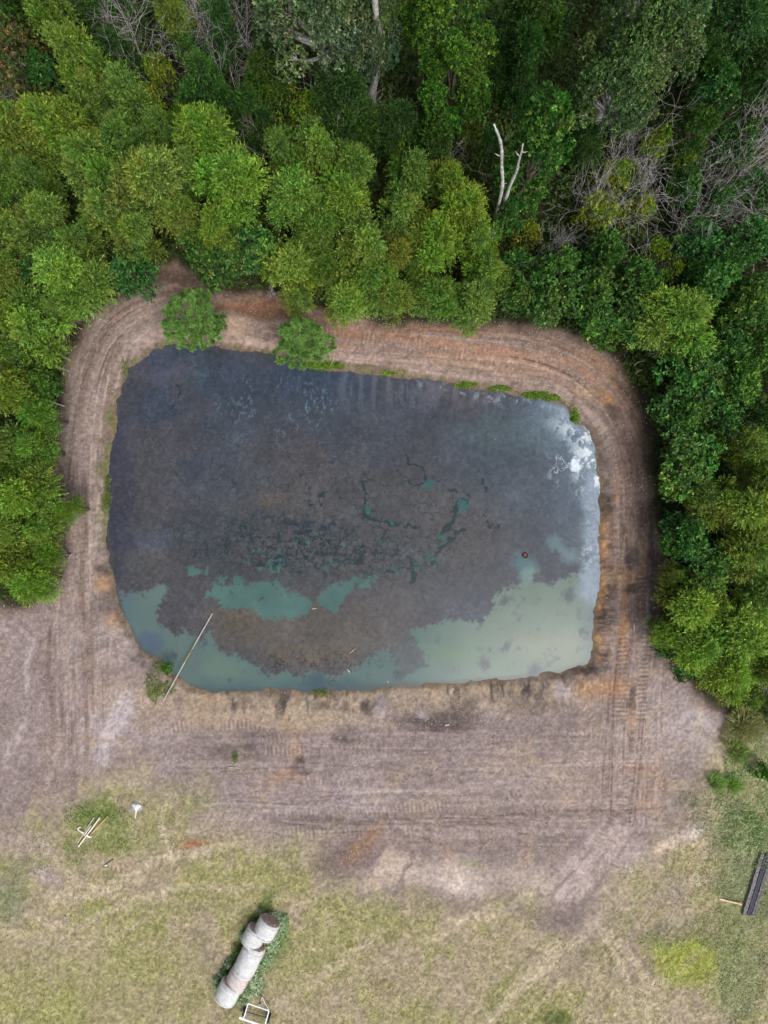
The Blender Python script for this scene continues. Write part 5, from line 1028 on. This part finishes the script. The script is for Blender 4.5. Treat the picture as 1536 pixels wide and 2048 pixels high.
# long pole reaching into the pond
a0 = Vector(Wp(326, 1402, .12)); b0 = Vector(Wp(424.5, 1227, WZ + .06)); e = empty('long_pipe', a0); tag(e, 'long jointed white pipe lying from the bank far into the pond', 'pipe'); d = b0 - a0
secs = [(0, .22, PVC), (.22, .44, PVC), (.44, .60, PVY), (.60, .64, PVS), (.64, 1, PVC)]
for f0, f1, mt in secs:
    s_ = Tubes(10); s_.add([d * f0 + Vector((.012 * math.sin(f0 * 9), 0, 0)), d * f1 + Vector((.012 * math.sin(f1 * 9), 0, 0))], [.042, .042], True); link('pipe_section', s_.mesh('pipe_section', mt), e)
    c = Tubes(10); c.add([d * (f1 - .006), d * (f1 + .004)], [.056, .056], True); link('coupling', c.mesh('coupling', PVS), e)
# ------------------------------------------------------------------ timbers, plank, tub, sticks
TIM = [plain('weathered_timber', (132, 126, 128), .9, .15, 10, c2=(82, 78, 82), bump=.5), plain('tarred_timber', (64, 66, 78), .8, .2, 10, c2=(40, 42, 50), bump=.5), plain('grey_timber', (118, 112, 114), .9, .15, 9, c2=(66, 64, 70), bump=.5)]
def beam(a, b, wd, ht, z, mat, label):
    A = Vector(Wp(*a, z)); B = Vector(Wp(*b, z)); d = B - A; L = d.length; n = 26; V = []; F = []; r = np.random.default_rng(int(a[0] * 7)); y = Vector((-d.y, d.x, 0)).normalized()
    ring = [(-.5, 0), (-.5, .9), (-.44, 1), (-.1, 1.0), (-.08, .93), (.1, .93), (.12, 1.0), (.44, 1), (.5, .9), (.5, 0)]
    for i in range(n + 1):
        for u, v in ring: V.append(tuple(d * (i / n) + y * (u * wd + .006 * r.normal()) + Vector((0, 0, (v - .5) * ht + .006 * r.normal()))))
    k = len(ring)
    for i in range(n):
        for j in range(k): F.append((i * k + j, i * k + (j + 1) % k, (i + 1) * k + (j + 1) % k, (i + 1) * k + j))
    F.append(tuple(range(k))[::-1]); F.append(tuple(n * k + j for j in range(k))); me = bpy.data.meshes.new('timber_beam'); me.from_pydata(V, [], F); me.materials.append(mat)
    o = link('timber_beam', me); o.location = A; tag(o, label, 'timber', 'dark timbers stacked at the right edge')
beam((1487, 1829), (1524, 1706), .24, .22, .13, TIM[0], 'leftmost of the dark timbers, greyish along its left side')
beam((1496, 1829.5), (1533, 1708), .26, .22, .11, TIM[1], 'middle timber, nearly black, sunk between two grey ones')
beam((1505.5, 1829.5), (1542, 1710), .26, .24, .14, TIM[2], 'rightmost of the dark timbers, cracked grey')
PLK = plain('pale_plank', (206, 188, 152), .8, .1, 9, c2=(174, 150, 112))
A = Vector(Wp(1438.5, 1798, .04)); B = Vector(Wp(1484, 1809, .2)); o = box_between((0, 0, 0), B - A, .12, .035, PLK, 'plank', None); o.location = A; tag(o, 'narrow pale plank with one end on the dark timbers', 'plank')
RST = plain('rusty_iron', (120, 74, 58), .8, .25, 12, c2=(56, 40, 38), bump=.4); V = []; F = []; n = 28; prof = [(.0, .04), (.13, .04), (.15, .02), (.16, .14), (.175, .16), (.19, .14), (.185, -.02), (.17, -.12), (0, -.14)]
for j in range(n):
    a = j / n * 2 * math.pi
    for rr, zz in prof: V.append((rr * math.cos(a), rr * math.sin(a), zz))
for j in range(n):
    for i in range(len(prof) - 1): F.append((j * len(prof) + i, ((j + 1) % n) * len(prof) + i, ((j + 1) % n) * len(prof) + i + 1, j * len(prof) + i + 1))
x, y = W(1050, 1111, WZ); e = empty('tub', (x, y, WZ)); me = bpy.data.meshes.new('shell'); me.from_pydata(V, [], F); me.materials.append(RST); tag(e, 'small round rusty brown tub standing in the right part of the pond', 'tub'); link('tub_shell', me, e)
hd = Tubes(6); hd.add([(-.18, 0, .15), (-.12, .05, .26), (0, .07, .3), (.12, .05, .26), (.18, 0, .15)], [.008] * 5); link('handle', hd.mesh('handle', DARK), e)
for a, b, m, lab in [((699, 1307), (711, 1297), PLK, 'short straight pale stick floating on the brown scum'), ((695, 1340), (700, 1346), PLK, 'tiny pale stick at the lower edge of the brown scum'), ((500, 1141), (511, 1131), RST, 'orange-brown bark piece floating left of the teal water'),
                     ((624, 1218), (634, 1217), PLK, 'pale stick spanning the narrow gap of the teal water'), ((516, 1203), (528, 1194), RST, 'reddish twig at the left end of the teal water'), ((775, 1362), (776, 1366), PLK, 'tiny upright pale twig near the lower shore')]:
    A = Vector(Wp(*a, WZ + .02)); B = Vector(Wp(*b, WZ + .02)); T = Tubes(6); d = B - A; T.add([(0, 0, 0), d * .5 + Vector((.02, .02, .01)), d], [.022, .03, .014], True); o = link('floating_stick', T.mesh('stick', m)); o.location = A; tag(o, lab, 'stick', 'sticks floating on the pond')
for a, b, lab in [((455, 1535), (483, 1537), 'thin dark stick on the dirt below the lower left pond corner'), ((890, 1451), (899, 1450), 'pale blue scrap on the dark mud below the pond'), ((290, 520 + 28), (303, 560), 'pale broken branch at the track edge below the dark teal bush'), ((1268, 1262), (1266, 1246), 'white dry stick on the right track'), ((668, 714), (662, 728), 'pale dead twig beside the bright shore weeds right of the right pine')]:
    A = Vector(Wp(*a, .05)); B = Vector(Wp(*b, .07)); d = B - A; T = Tubes(6); T.add([(0, 0, 0), d * .5 + Vector((.03, .03, .02)), d], [.03, .025, .012], True); T.add([d * .5, d * .7 + Vector((.1, .12, .04))], [.014, .006])
    o = link('fallen_stick', T.mesh('stick', WHT if 'blue' in lab or 'white' in lab else PLK if 'pale' in lab else DEADBARK)); o.location = A + Vector((0, 0, float(ground_z(A.x, A.y)))); tag(o, lab, 'stick' if 'scrap' not in lab else 'scrap', 'sticks lying on the dirt')
print('objects', len(bpy.data.objects))
